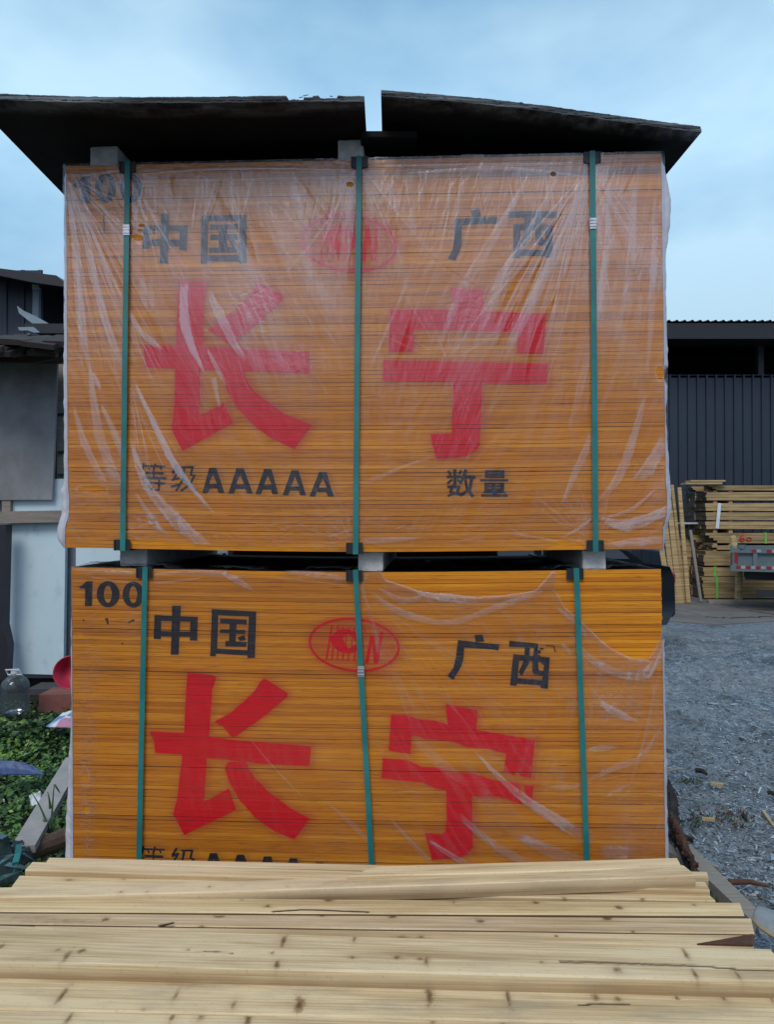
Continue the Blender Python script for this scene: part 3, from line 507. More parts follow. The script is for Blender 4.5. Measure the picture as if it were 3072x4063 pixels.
# ------------------------------------------------------------ upper film: fold sheen painted strip by strip, then creases
f = Film(BU); X, Z = f.X, f.Z
f.h += .10 + .50 * sstep(.35, .92, Z) * (.55 + .7 * fbm(X * 3, Z * 2, 3, 2))  # hazier towards the top: reflected sky painted into the film
f.blob(1050, 850, 420, 260, .08); f.blob(1900, 800, 480, 260, .2); f.blob(2480, 900, 160, 420, .18); f.blob(1150, 1130, 200, 250, .2); f.blob(1750, 1450, 260, 200, .12); f.blob(380, 950, 150, 260, -.12)
f.h *= np.where(Z > HGT - .035, .55, 1)
fb = fbm(X * 7 + Z * 4, Z * 1.5, 4, 21); f.h *= .72 + .56 * sstep(.35, .62, fb)
UP = [([(304, 980), (325, 1325), (352, 1488)], [22, 34, 8], .4), ([(340, 960), (412, 1271), (488, 1477)], [30, 38, 10], .5), ([(285, 760), (300, 1100), (318, 1450)], [10, 26, 12], .32), ([(300, 700), (380, 960), (470, 1250)], [8, 22, 14], .35),
      ([(282, 1600), (325, 1759), (401, 1911)], [8, 36, 26], .5), ([(347, 1440), (380, 1705), (450, 1911)], [14, 46, 48], .55), ([(390, 1600), (450, 1730), (492, 1850)], [10, 34, 26], .55), ([(355, 1480), (378, 1520), (392, 1550)], [22, 22, 6], .5),
      ([(519, 1500), (609, 1695), (695, 1860), (835, 2035)], [6, 28, 36, 5], .85), ([(506, 1740), (566, 1917), (666, 2040), (810, 2150)], [10, 42, 56, 50], .8), ([(516, 1950), (594, 2061), (662, 2115)], [8, 34, 12], .55),
      ([(500, 1235), (566, 1329), (632, 1382)], [16, 30, 14], .55), ([(560, 1100), (566, 1170), (575, 1240)], [20, 40, 20], .22), ([(596, 1100), (597, 1170), (597, 1235)], [16, 24, 10], .22),
      ([(726, 1115), (726, 1257), (752, 1368), (808, 1482)], [34, 46, 36, 6], .75), ([(823, 1150), (867, 1248), (925, 1363), (968, 1428)], [16, 50, 36, 8], .5), ([(814, 1381), (858, 1465), (888, 1522)], [10, 22, 14], .5), ([(838, 1490), (850, 1550), (863, 1610)], [30, 18, 10], .5),
      ([(2100, 700), (1985, 900), (1830, 1150), (1730, 1390)], [14, 40, 48, 8], .25), ([(2210, 720), (2080, 960), (1950, 1180), (1880, 1380)], [14, 46, 54, 12], .32), ([(2310, 760), (2200, 1010), (2090, 1230), (2000, 1420)], [14, 40, 50, 12], .34),
      ([(2420, 700), (2400, 1050), (2330, 1400), (2250, 1700)], [12, 36, 40, 14], .3), ([(2520, 700), (2500, 1050), (2440, 1350)], [12, 40, 14], .3), ([(2600, 760), (2590, 1100), (2560, 1500)], [14, 32, 12], .3),
      ([(2350, 1700), (2294, 1827), (2216, 1991)], [26, 32, 14], .5), ([(2556, 1560), (2488, 1789), (2434, 1905), (2360, 1985)], [10, 42, 40, 10], .5), ([(2634, 1740), (2560, 1860), (2505, 1900)], [50, 62, 12], .55),
      ([(2648, 2020), (2488, 2082), (2372, 2053)], [40, 62, 8], .75), ([(2600, 1930), (2490, 2020), (2385, 2052)], [6, 20, 8], .5), ([(2350, 2046), (2300, 2090), (2240, 2122)], [12, 18, 6], .5), ([(2022, 2108), (2140, 2128), (2262, 2154)], [3, 9, 4], .5),
      ([(2640, 2140), (2520, 2150), (2400, 2160)], [34, 40, 10], .55), ([(1424, 2132), (1560, 2128), (1680, 2122)], [30, 24, 5], .45), ([(1300, 2120), (1390, 2090), (1405, 2086)], [4, 18, 14], .4), ([(1440, 1905), (1600, 1840), (1720, 1800)], [26, 14, 4], .3),
      ([(1620, 1090), (1560, 1240), (1450, 1480)], [8, 16, 6], .25), ([(1400, 660), (1380, 900), (1340, 1150)], [14, 60, 30], .22), ([(900, 690), (930, 900), (1000, 1120)], [24, 80, 20], .18), ([(1150, 700), (1200, 900), (1230, 1200)], [20, 70, 20], .14),
      ([(262, 690), (340, 690), (470, 676)], [10, 26, 16], .3), ([(560, 690), (900, 668), (1380, 672)], [6, 14, 8], .35), ([(1480, 660), (1900, 655), (2330, 650)], [8, 16, 10], .4), ([(1620, 690), (1980, 668), (2300, 700)], [8, 22, 6], .3)]
for p, w_, a in UP: f.strip(p, [q * .85 for q in w_], a * 1.75, edge=.16, lift=.0003, jag=.18, edge_line=.4 * a)
DN = [([(1420, 700), (1436, 770), (1450, 850)], [26, 34, 6], -.35), ([(2280, 760), (2150, 960), (2040, 1120), (1950, 1300)], [5, 18, 22, 10], -.5), ([(2450, 650), (2400, 750), (2350, 850)], [4, 14, 6], -.45), ([(2528, 655), (2490, 740), (2450, 800)], [4, 12, 6], -.4),
      ([(2160, 1010), (2060, 1200), (1960, 1380)], [6, 26, 10], -.45), ([(2290, 800), (2260, 1050), (2130, 1320), (2080, 1500)], [4, 12, 24, 10], -.4), ([(860, 760), (900, 850), (990, 980), (1010, 1080)], [8, 30, 26, 6], -.35), ([(1180, 690), (1260, 820), (1330, 900)], [4, 22, 8], -.35),
      ([(940, 690), (965, 730), (985, 760)], [30, 18, 4], -.35), ([(690, 690), (680, 740), (700, 790)], [18, 22, 6], -.4), ([(1640, 1200), (1600, 1350), (1560, 1450)], [4, 24, 8], -.3), ([(1690, 1000), (1800, 1080), (1900, 1140)], [2, 5, 3], -.45), ([(1960, 1000), (2020, 1050), (2060, 1100)], [2, 5, 3], -.45)]
for p, w_, a in DN: f.strip(p, w_, a, edge=.25, lift=-.0002)
f.fan((262, 690), 46, 58, 88, 200, 1000, .30, (3, 9)); f.fan((262, 690), 14, 25, 55, 150, 420, .35, (3, 6)); f.fan((520, 690), 18, 60, 100, 100, 500, .25, (3, 8))
f.fan((1425, 650), 22, 50, 130, 120, 620, .28, (3, 8)); f.fan((2352, 650), 34, 92, 132, 250, 900, .26, (4, 13)); f.fan((2352, 650), 16, 50, 95, 150, 700, .25, (3, 9))
f.fan((1770, 1440), 26, 200, 340, 60, 330, .26, (2, 5), 30); f.fan((1770, 1440), 10, 60, 130, 60, 300, .22, (2, 5), 30); f.fan((500, 1500), 14, 55, 85, 80, 420, .3, (3, 7)); f.fan((1420, 2150), 10, 180, 250, 60, 320, .25, (2, 6)); f.fan((2360, 2150), 14, 180, 300, 60, 320, .3, (3, 8))
for i in range(70): f.fan((rng.uniform(560, 2300), rng.uniform(660, 700)), 1, 75, 108, 40, 330, .26, (3, 11), 5)
for i in range(55): f.fan((rng.uniform(780, 1300), rng.uniform(1050, 1500)), 1, 48, 74, 30, 170, .24, (2, 6), 5)
for i in range(60): f.fan((rng.uniform(300, 2620), rng.uniform(2040, 2150)), 1, -30, 30, 30, 160, .3, (3, 9), 5)
for i in range(90): f.fan((rng.uniform(280, 2620), rng.uniform(700, 2100)), 1, 40, 130, 20, 120, .18, (2, 5), 5)
for a in ((430, 1880, 90, 60), (300, 1985, 80, 50), (560, 2080, 80, 60), (540, 960, 60, 60), (1000, 1200, 110, 90), (1180, 1430, 140, 60), (1850, 1200, 120, 90), (600, 1930, 90, 40), (2300, 2050, 90, 60), (2600, 1900, 40, 120), (2420, 630, 150, 25), (1330, 640, 300, 22), (700, 660, 250, 22)): f.crumple(*a, .32, 70, .0007, seed=int(a[0]))
pu = lambda sx, sy: BU.px(sx, sy, -.006)
def wrinkles(fl, dirs, amp, zr, freq=70, seed=1):
    tot = 0; W_ = 0
    for i, (xc, wd, ang) in enumerate(dirs):
        a = math.radians(ang); al = fl.X * math.cos(a) - fl.Z * math.sin(a); ac = fl.X * math.sin(a) + fl.Z * math.cos(a)
        n = fbm(ac * freq + 1.5 * fbm(al * 5, ac * 8, 2, seed + i), al * 3.2, 3, seed + 7 * i); r = np.clip(1 - np.abs(2 * n - 1) * 1.25, 0, 1) ** 7; w = np.exp(-((fl.X - xc) / wd) ** 2); tot = tot + r * w; W_ = W_ + w
    r = tot / (W_ + 1e-6) * (.3 + 1.2 * fbm(fl.X * 5, fl.Z * 5, 2, seed + 90)) * zr; fl.h += amp * r; fl.d += .0006 * r
wrinkles(f, [(.1, .25, 68), (.55, .2, 75), (.9, .2, 90), (1.2, .25, 108), (1.65, .3, 100)], .52, .45 + .55 * sstep(.3, .8, Z), 75, 3)
wrinkles(f, [(.2, .3, 50), (.7, .3, 60), (1.25, .3, 125), (1.7, .3, 118)], .34, .6, 38, 23)
f.blob(1390, 960, 190, 120, -.42); f.blob(440, 800, 150, 70, -.3); f.blob(760, 950, 260, 90, -.12)
# lower edge is ragged; a few sheets peep out; torn holes
zb = np.interp(f.xs, [pu(x, 2150)[0] for x in (258, 480, 530, 900, 1400, 1430, 2150, 2230, 2300, 2400, 2640)], [pu(x, y)[1] for x, y in ((258, 2176), (480, 2166), (530, 2140), (900, 2162), (1400, 2172), (1430, 2158), (2150, 2172), (2230, 2140), (2300, 2176), (2400, 2180), (2640, 2196))])
zb = zb + (fbm(f.xs * 30, f.xs * 0, 4, 12) - .5) * .012 + .003
f.c *= sstep(-.002, .002, Z - zb[None, :])
def hole(fl, cx, cy, rx, ry, seed=3):
    x, z = fl.uv((cx, cy)); k = 1 / 1285.0; r = np.hypot((fl.X - x) / (rx * k), (fl.Z - z) / (ry * k)) * (1 + .9 * (fbm(fl.X * 60, fl.Z * 60, 3, seed) - .5)); fl.c *= sstep(.92, 1.0, r); fl.h += .6 * np.exp(-((r - 1.1) / .12) ** 2)
for a in ((355, 1940, 52, 16), (545, 942, 20, 14), (560, 895, 12, 7), (2612, 1478, 14, 24), (2290, 2160, 30, 14), (1388, 732, 16, 12), (555, 915, 12, 6), (2196, 692, 12, 10)): hole(f, *a, seed=int(a[0]))
f.h = np.clip(f.h * (.88 + .24 * fbm(X * 40, Z * 14, 3, 71)), .02, 1.5)
f.build([(600, 6), (700, 12), (1000, 18), (1400, 22), (1500, 27), (1700, 22), (1920, 27), (1945, 44), (2140, 42), (2180, 5)], [(600, 2), (690, 24), (790, 44), (900, 38), (1000, 20), (1200, 17), (1400, 20), (1490, 22), (1500, 6), (1530, 20), (1640, 8), (1750, 14), (1900, 24), (2050, 22), (2160, 8)], [pu(495, 1400)[0], pu(1418, 1400)[0], pu(2358, 1400)[0]])
# ------------------------------------------------------------ lower film
f = Film(BL); X, Z = f.X, f.Z
f.h += .04 + .10 * fbm(X * 4, Z * 3, 3, 5); f.blob(1650, 3050, 420, 300, .05); f.blob(2450, 3100, 130, 400, .10)
LO = [([(968, 2904), (1080, 3040), (1212, 3177)], [3, 6, 4], .45), ([(1283, 3177), (1370, 3250), (1449, 3334)], [8, 24, 20], .4), ([(1866, 2963), (1983, 3087), (2115, 3196), (2320, 3320)], [5, 26, 44, 70], .75), ([(1812, 3227), (1900, 3310), (1991, 3375), (2080, 3425)], [22, 34, 38, 46], .65), ([(2045, 3313), (2177, 3375), (2300, 3420)], [40, 56, 50], .6),
      ([(1690, 3330), (1770, 3385), (1840, 3425)], [14, 24, 24], .7), ([(1540, 3243), (1656, 3375), (1700, 3425)], [8, 22, 26], .5), ([(1880, 3130), (2000, 3240), (2140, 3360)], [60, 110, 60], .16), ([(1633, 2924), (1740, 3020), (1840, 3100)], [30, 60, 30], .2), ([(1555, 2640), (1600, 2740), (1660, 2830)], [24, 34, 14], .18), ([(1618, 2660), (1660, 2740), (1690, 2800)], [10, 30, 10], .18), ([(1750, 2700), (1790, 2790), (1810, 2820)], [10, 24, 8], .18),
      ([(2325, 2972), (2380, 2966), (2442, 2962)], [12, 34, 8], .55), ([(2162, 3118), (2240, 3120), (2315, 3113)], [6, 20, 14], .5), ([(2330, 3092), (2440, 3040), (2535, 3005), (2620, 2880)], [10, 30, 30, 10], .5), ([(2370, 2780), (2450, 2830), (2525, 2862)], [20, 42, 5], .5), ([(2370, 3375), (2430, 3380), (2490, 3378)], [50, 60, 50], .5),
      ([(2222, 2545), (2240, 2565), (2262, 2590)], [4, 22, 14], .5), ([(2400, 3160), (2450, 3130), (2490, 3110)], [8, 20, 6], .35), ([(2230, 3210), (2180, 3190), (2140, 3180)], [4, 14, 6], .3),
      ([(1462, 2333), (1579, 2411), (1773, 2458), (1983, 2395), (2146, 2341)], [18, 34, 26, 30, 16], .5), ([(1500, 2320), (1600, 2370), (1680, 2350)], [10, 36, 12], .45), ([(1640, 2330), (1760, 2350), (1880, 2370)], [20, 60, 30], .5),
      ([(2262, 2512), (2330, 2600), (2440, 2665), (2560, 2670), (2622, 2560)], [8, 30, 40, 44, 20], .55), ([(2200, 2400), (2290, 2470), (2330, 2540)], [10, 26, 14], .4), ([(2560, 2700), (2610, 2620), (2628, 2560)], [12, 26, 12], .5), ([(2600, 2700), (2560, 2900), (2500, 3100)], [8, 16, 6], .3),
      ([(880, 2262), (940, 2290), (1000, 2330)], [24, 34, 12], .7), ([(600, 2275), (760, 2262), (900, 2265)], [12, 26, 20], .5), ([(600, 2310), (700, 2300), (800, 2285)], [4, 12, 8], .4), ([(1130, 2256), (1250, 2264), (1390, 2285)], [16, 26, 22], .5), ([(1040, 2275), (1200, 2290), (1380, 2310)], [4, 10, 6], .35), ([(300, 2262), (420, 2270), (560, 2268)], [16, 24, 20], .45), ([(320, 2280), (440, 2302), (540, 2310)], [4, 9, 5], .4), ([(1460, 2250), (1440, 2320), (1465, 2400)], [18, 16, 8], .4), ([(1440, 2340), (1480, 2480), (1510, 2600)], [6, 26, 16], .22)]
for p, w_, a in LO: f.strip(p, [q * .85 for q in w_], a * 1.75, edge=.16, lift=.0003, jag=.18, edge_line=.4 * a)
f.fan((1440, 2330), 16, 35, 80, 200, 900, .13, (4, 12)); f.fan((2330, 2620), 26, 40, 120, 60, 500, .2, (2, 6), jitter=(60, 60)); f.fan((2330, 3100), 22, -60, 60, 50, 260, .22, (2, 7), jitter=(30, 250))
for i in range(120): f.fan((rng.uniform(300, 360), rng.uniform(2450, 3420)), 1, -60, 80, 10, 70, .34, (2, 7), 3)
for i in range(26): f.fan((rng.uniform(560, 700), rng.uniform(2400, 3400)), 1, 50, 110, 20, 120, .14, (2, 5), 3)
for a in ((1750, 2340, 130, 50), (2380, 2650, 120, 60), (2420, 2800, 120, 90), (330, 2900, 40, 300), (330, 3250, 40, 200), (900, 2275, 80, 22), (1280, 2268, 140, 16), (430, 2262, 140, 14), (2540, 2600, 70, 80), (520, 2480, 50, 60), (2600, 3000, 40, 300), (2500, 3300, 80, 120)): f.crumple(*a, .34, 70, .0009, seed=int(a[0]))
pl = lambda sx, sy: BL.px(sx, sy, -.006)
wrinkles(f, [(.3, .4, 80), (1.1, .35, 55), (1.7, .3, 100)], .5, .35 + .5 * sstep(.9, 1.3, X), 45, 43)
# torn edge: everything above this line is bare
tear = [(283, 2235), (1380, 2250), (1500, 2262), (1530, 2285), (1680, 2335), (1900, 2357), (2060, 2345), (2130, 2330), (2190, 2262), (2206, 2262), (2180, 2340), (2240, 2400), (2330, 2485), (2420, 2570), (2500, 2612), (2570, 2616), (2605, 2560), (2630, 2490)]
tu = [pl(*p) for p in tear]
tx = np.array([p[0] for p in tu]); tz = np.array([p[1] for p in tu]); tx = np.maximum.accumulate(tx + np.arange(len(tx)) * 1e-5)
tz[0] = tz[1] = tz[2] = HGT + .02
zt = np.interp(f.xs, tx, tz) + (fbm(f.xs * 28, f.xs * 0, 4, 31) - .5) * .008
dz = zt[None, :] - Z
f.c *= np.maximum(sstep(-.0015, .0015, dz), 0)
f.h += np.where((dz > 0) & (X > pl(1470, 2300)[0]), .95 * np.exp(-(dz / .005) ** 2) + .55 * np.exp(-(dz / .022) ** 2) * (.3 + 1.2 * fbm(X * 60, Z * 90, 3, 4)), 0)
f.d += np.where((dz > 0) & (X > pl(1470, 2300)[0]), .001 * np.exp(-(dz / .01) ** 2), 0)
m_ = (X > pl(900, 2300)[0]) & (X < pl(1130, 2300)[0]); f.c *= np.where(m_ & (Z > HGT - .012), 0, 1)
for a in ((318, 2775, 12, 9), (325, 3085, 18, 12), (330, 3210, 14, 20), (310, 2512, 12, 9), (2560, 3180, 8, 8)): hole(f, *a, seed=int(a[0] + a[1]))
f.h = np.clip(f.h, .0, 1.5)
f.build([(2230, 2), (2450, 6), (2500, 10), (2700, 14), (2800, 8), (2900, 16), (3100, 30), (3250, 40), (3400, 44)], [(2230, 1), (2480, 1), (2500, 16), (2560, 13), (2800, 14), (3100, 17), (3300, 17), (3420, 20)], [pl(565, 2800)[0], pl(1440, 2800)[0], pl(2308, 2800)[0]])
# crumpled film lying on top of the lower bundle
def film_sheet(name, B, x0, x1, y0, y1, z, amp, seed, n=(120, 60), hz=.8):
    X, Y = np.meshgrid(np.linspace(x0, x1, n[0]), np.linspace(y0, y1, n[1])); r = 1 - np.abs(fbm(X * 18, Y * 12, 4, seed) - .5) * 2.6
    e = sstep(0, .12, (X - x0) / (x1 - x0)) * sstep(0, .12, (x1 - X) / (x1 - x0)); Zz = z + sagL(X, HGT) + amp * np.clip(r, 0, 1) ** 1.5 * e * (.3 + .7 * sstep(y1, y0, Y))
    cv = sstep(.0, .25, fbm(X * 9, Y * 9, 3, seed + 5) - .18) * e; idx = np.arange(X.size).reshape(X.shape); F4 = np.stack([idx[:-1, :-1], idx[:-1, 1:], idx[1:, 1:], idx[1:, :-1]], -1).reshape(-1, 4)
    return mesh_obj(name, np.stack([X, Y, Zz], -1).reshape(-1, 3), F4.tolist(), M_FILM, B.root, None, True, {'haze': (hz * (.5 + .6 * r)).clip(.1, 1.1).reshape(-1), 'cover': cv.reshape(-1)})
film_sheet('loose_wrap', BL, .01, .36, -.008, .3, HGT + .002, .016, 3); film_sheet('loose_wrap', BL, .42, .62, -.008, .2, HGT + .002, .012, 8); film_sheet('loose_wrap', BL, .72, 1.0, -.008, .35, HGT + .002, .014, 12, hz=.5); film_sheet('loose_wrap', BL, 1.45, 1.825, -.006, .5, HGT + .002, .014, 19); film_sheet('loose_wrap', BL, 1.1, 1.4, .1, .6, HGT + .002, .008, 23, hz=.3)
# ============================================================ spacer blocks
def conc_mat():
    m = NT('pale_concrete_block'); v = m.coord((1, 1, 1)); n = m.noise(v, 30, 5, .65); s = m.noise(v, 240, 2, .5)
    c = m.ramp(n, [(.3, (.40, .41, .39)), (.7, (.62, .63, .60))]); c = m.mix(m.ramp(s, [(.63, 0), (.72, .75)]), c, (.12, .12, .11)); m.pbsdf(c, .9, 0, m.bump(s, .5, .002)); return m.mat
M_CONC = conc_mat()
def block(pxl, z0, z1, Bn, uoff, setback, label, depth=.82):
    (u0, _), (u1, _) = Bn.px(pxl[0], pxl[1]), Bn.px(pxl[2], pxl[1]); nx, ny, nz = 8, 40, 6; w = u1 - u0; h = z1 - z0
    import bmesh
    bm = bmesh.new(); bmesh.ops.create_cube(bm, size=1); bmesh.ops.scale(bm, vec=(w, depth, h), verts=bm.verts)
    bmesh.ops.bevel(bm, geom=bm.edges[:], offset=.006, segments=2, profile=.6, affect='EDGES'); bmesh.ops.subdivide_edges(bm, edges=[e for e in bm.edges if e.calc_length() > .02], cuts=3)
    for v in bm.verts: v.co += Vector((random.gauss(0, .0006), random.gauss(0, .0006), random.gauss(0, .0004)))
    me = bpy.data.meshes.new('spacer_block'); bm.to_mesh(me); bm.free(); me.materials.append(M_CONC); o = bpy.data.objects.new('spacer_block', me); C.objects.link(o)
    p = Bn.O + Bn.e1 * ((u0 + u1) / 2) + Bn.e2 * (setback + depth / 2); o.location = (p.x, p.y, (z0 + z1) / 2); o.rotation_euler.z = Bn.yaw + random.uniform(-.03, .03)
    tag(o, label, 'block', 'pale spacer blocks between the tiers'); return o
ZT = BU.O.z + HGT
block((350, 590, 462), ZT + .001, ZT + .066, BU, 0, .012, 'left pale block propping up the left cover sheet', .12); block((1341, 590, 1443), ZT + .001, ZT + .066, BU, 0, .004, 'pale block under the gap between the two cover sheets', .12); block((1837, 590, 1933), ZT + .001, ZT + .062, BU, 0, .10, 'shaded block set back under the right cover sheet', .12)
zl = BL.O.z + HGT
block((450, 2215, 562), zl + .000, 1.379, BL, 0, .05, 'dim block at the left in the gap between the two bundles'); block((1430, 2225, 1530), zl - .011, 1.370, BL, 0, .004, 'pale block under the middle strap of the upper bundle'); block((2325, 2215, 2417), zl - .006, 1.377, BL, 0, .004, 'pale block at the right in the gap between the two bundles')
# ============================================================ cover sheets
def cover_mat():
    m = NT('weathered_cover_sheet'); v = m.coord((1, 1, 1)); n = m.noise(m.coord((2, 2, 2)), 3, 5, .6); e = m.noise(m.coord((4, 14, 260)), 1, 4, .6)
    c = m.ramp(n, [(.3, (.004, .004, .004)), (.7, (.012, .011, .010))]); g = m.ramp(e, [(.38, (.02, .022, .024)), (.52, (.075, .088, .095)), (.66, (.19, .22, .235))])
    edge = m.attr('edge'); m.pbsdf(m.mix(edge, c, g), .8, 0, m.bump(e, .5, .003), .2); return m.mat
M_COVER = cover_mat()
def cover(corners, th, label, seed, bites=()):
    """corners fl, fr, br, bl of the underside; frayed layered front edge"""
    fl, fr, br, bl = [Vector(c) for c in corners]; nu, nv = 220, 14; V = []; E = []; layers = 4
    cen = (fl + fr + br + bl) / 4; vs = []; fs = []; at = []
    for L in range(layers):
        t0, t1 = th * L / layers, th * (L + 1) / layers - .0006; b = len(vs)
        for j in range(nv + 1):
            for i in range(nu + 1):
                u, v = i / nu, j / nv; p = (fl * (1 - u) + fr * u) * (1 - v) + (bl * (1 - u) + br * u) * v
                wv = .006 * math.sin(u * 5 + seed); q = p + Vector((0, 0, wv))
                if j == 0:
                    n = float(fbm(u * 60, L * 9.1, 3, seed)); n2 = float(fbm(u * 220, L * 5.1, 2, seed + 3)); r = .005 * n + .0025 * n2 + (.002 * L if L > 1 else 0)
                    for (b0, b1, lv, am) in bites:
                        if b0 < u < b1 and L >= lv: r += am * (.4 + .6 * float(fbm(u * 300, L, 2, seed)))
                    q.y += r
                zz = .0012 * (float(fbm(u * 90, L * 3, 2, seed + 9)) - .5) * (1 if j < 2 else 0)
                vs += [q + Vector((0, 0, t0 + zz)) - cen, q + Vector((0, 0, t1 + zz)) - cen]; e = 1 if j == 0 else 0; at += [e, e]
        ix = lambda i, j, k: b + (j * (nu + 1) + i) * 2 + k
        for j in range(nv):
            for i in range(nu):
                fs.append((ix(i, j, 0), ix(i, j + 1, 0), ix(i + 1, j + 1, 0), ix(i + 1, j, 0))); fs.append((ix(i, j, 1), ix(i + 1, j, 1), ix(i + 1, j + 1, 1), ix(i, j + 1, 1)))
        for i in range(nu): fs.append((ix(i, 0, 0), ix(i + 1, 0, 0), ix(i + 1, 0, 1), ix(i, 0, 1))); fs.append((ix(i, nv, 0), ix(i, nv, 1), ix(i + 1, nv, 1), ix(i + 1, nv, 0)))
        for j in range(nv): fs.append((ix(0, j, 0), ix(0, j, 1), ix(0, j + 1, 1), ix(0, j + 1, 0))); fs.append((ix(nu, j, 0), ix(nu, j + 1, 0), ix(nu, j + 1, 1), ix(nu, j, 1)))
    at = np.array(at, float)
    # splinters standing off the edge
    mb = MB(); mb.v = [Vector(v) for v in vs]; mb.f = fs; mb.m = [0] * len(fs); r0 = random.Random(seed)
    for k in range(14):
        u = r0.random() if r0.random() < .45 or not bites else r0.uniform(bites[0][0] - .01, bites[-1][1] + .03); p = fl * (1 - u) + fr * u + Vector((0, .004, th * r0.uniform(.2, .8) + .006 * math.sin(u * 5 + seed))) - cen
        L = r0.uniform(.004, .016); d = Vector((r0.choice((-1, 1)), r0.uniform(-.1, .2), r0.uniform(-.05, .25))); d.normalize(); mb.bar(p, p + d * L, .002, .0014)
    at = np.concatenate([at, np.ones(len(mb.v) - len(at))])
    o = mb.build('cover_sheet', M_COVER, attrs={'edge': at}); o.location = cen; tag(o, label, 'board', 'weathered cover sheets on top of the bundles'); return o
cover([(-1.165, 2.05, 2.642), (-.064, 2.068, 2.637), (-.06, 3.30, 2.640), (-1.175, 3.30, 2.638)], .021, 'left black cover sheet with a splintered front edge overhanging the upper bundle', 3, [(.80, .845, 1, .03), (.845, .865, 3, .03), (.885, .93, 2, .022)])
cover([(-.017, 2.085, 2.672), (.922, 2.15, 2.607), (.918, 3.30, 2.615), (-.01, 3.30, 2.670)], .021, 'right black cover sheet sloping down to the right over the upper bundle', 6)
mb = MB(); mb.box((0, 0, 0), (.17, .9, .020), bev=.002); o = mb.build('cover_strip', M_COVER, attrs={'edge': np.zeros(len(mb.v))}); o.location = (.005, 2.66, 2.637 - .012); tag(o, 'narrow dark strip bridging the gap between the two cover sheets', 'board')
# bundle standing behind (seen through the gap as darkness)
mb = MB()
for k in range(108): mb.box((random.gauss(0, .002), random.gauss(0, .002), .0062 + k * .012), (1.22, .9, .0113))
rr = empty('dark_plywood_stack', (-.10, 3.86, .10)); mb.build('sheets', M_PLYFACE, rr); mb = MB()
for x in (-.45, .05, .5): mb.box((x, 0, -.05), (.09, .85, .098), bev=.004)
mb.build('bearer', M_CONC, rr); tag(rr, 'dark plywood stack glimpsed behind, through the gap between the two bundles', 'plywood stack')
for i, u in enumerate((.12, .90, 1.70)):
    mb = MB(); mb.box((0, 0, 0), (.09, .88, .124), bev=.004); o = mb.build('spacer_block', M_CONC); p = BL.O + BL.e1 * u + BL.e2 * .46; o.location = (p.x, p.y, .0635); o.rotation_euler.z = BL.yaw
    tag(o, ('left', 'middle', 'right')[i] + ' base block under the lower bundle', 'block', 'base blocks under the lower bundle')
# ============================================================ foreground boards
def board_mat(i, tint, grey=.2, warm=0):
    m = NT('fresh_pale_timber'); cd = m.n('ShaderNodeTexCoord'); ga = m.attr('grain'); sx = m.n('ShaderNodeSeparateXYZ'); m.l(cd.outputs['Object'], sx.inputs[0])
    cx = m.n('ShaderNodeCombineXYZ'); m.l(m.math('MULTIPLY', sx.outputs['X'], 1.1), cx.inputs[0]); m.l(m.math('MULTIPLY', ga, 17), cx.inputs[1]); m.l(m.math('MULTIPLY_ADD', sx.outputs['Z'], 30, i * 7.3), cx.inputs[2])
    g = m.noise(cx.outputs[0], 1, 5, .6, .3)
    c2 = m.n('ShaderNodeCombineXYZ'); m.l(m.math('MULTIPLY', sx.outputs['X'], 3), c2.inputs[0]); m.l(m.math('MULTIPLY', ga, 190), c2.inputs[1]); m.l(m.math('MULTIPLY_ADD', sx.outputs['Z'], 300, i * 3.1), c2.inputs[2]); fi = m.noise(c2.outputs[0], 1, 3, .6)
    a = tuple(x * t for x, t in zip((.70, .575, .36), tint)); b = tuple(x * t for x, t in zip((.53, .405, .225), tint)); d = tuple(x * t for x, t in zip((.33, .23, .115), tint))
    c = m.ramp(m.math('MULTIPLY_ADD', fi, .38, m.math('MULTIPLY', g, .62)), [(.34, d), (.46, b), (.57, a)])
    st = m.noise(m.coord((5, 16, 10)), 1, 5, .65); c = m.mix(m.ramp(st, [(.50, 0), (.72, grey)]), c, (.30, .28, .23))
    fz = m.noise(m.coord((90, 140, 90)), 1, 2, .6); c = m.mix(m.ramp(fz, [(.6, 0), (.78, .35)]), c, (.27, .20, .12))
    c = m.mix(m.attr('knot'), c, (.21, .125, .055)); c = m.mix(m.attr('crack'), c, (.035, .018, .01))  # knot colour also carries the shade painted on near sides
    m.pbsdf(c, .75, 0, m.bump(fi, .35, .002), .25); return m.mat
Z5 = lambda X, y: (X * .9187, 3350 + y * .9187)
M_BARK = simple('dark_bark_edge', (.10, .045, .025), .9, var=.6, scale=30, stretch=(1, 4, 4), bump=.8)
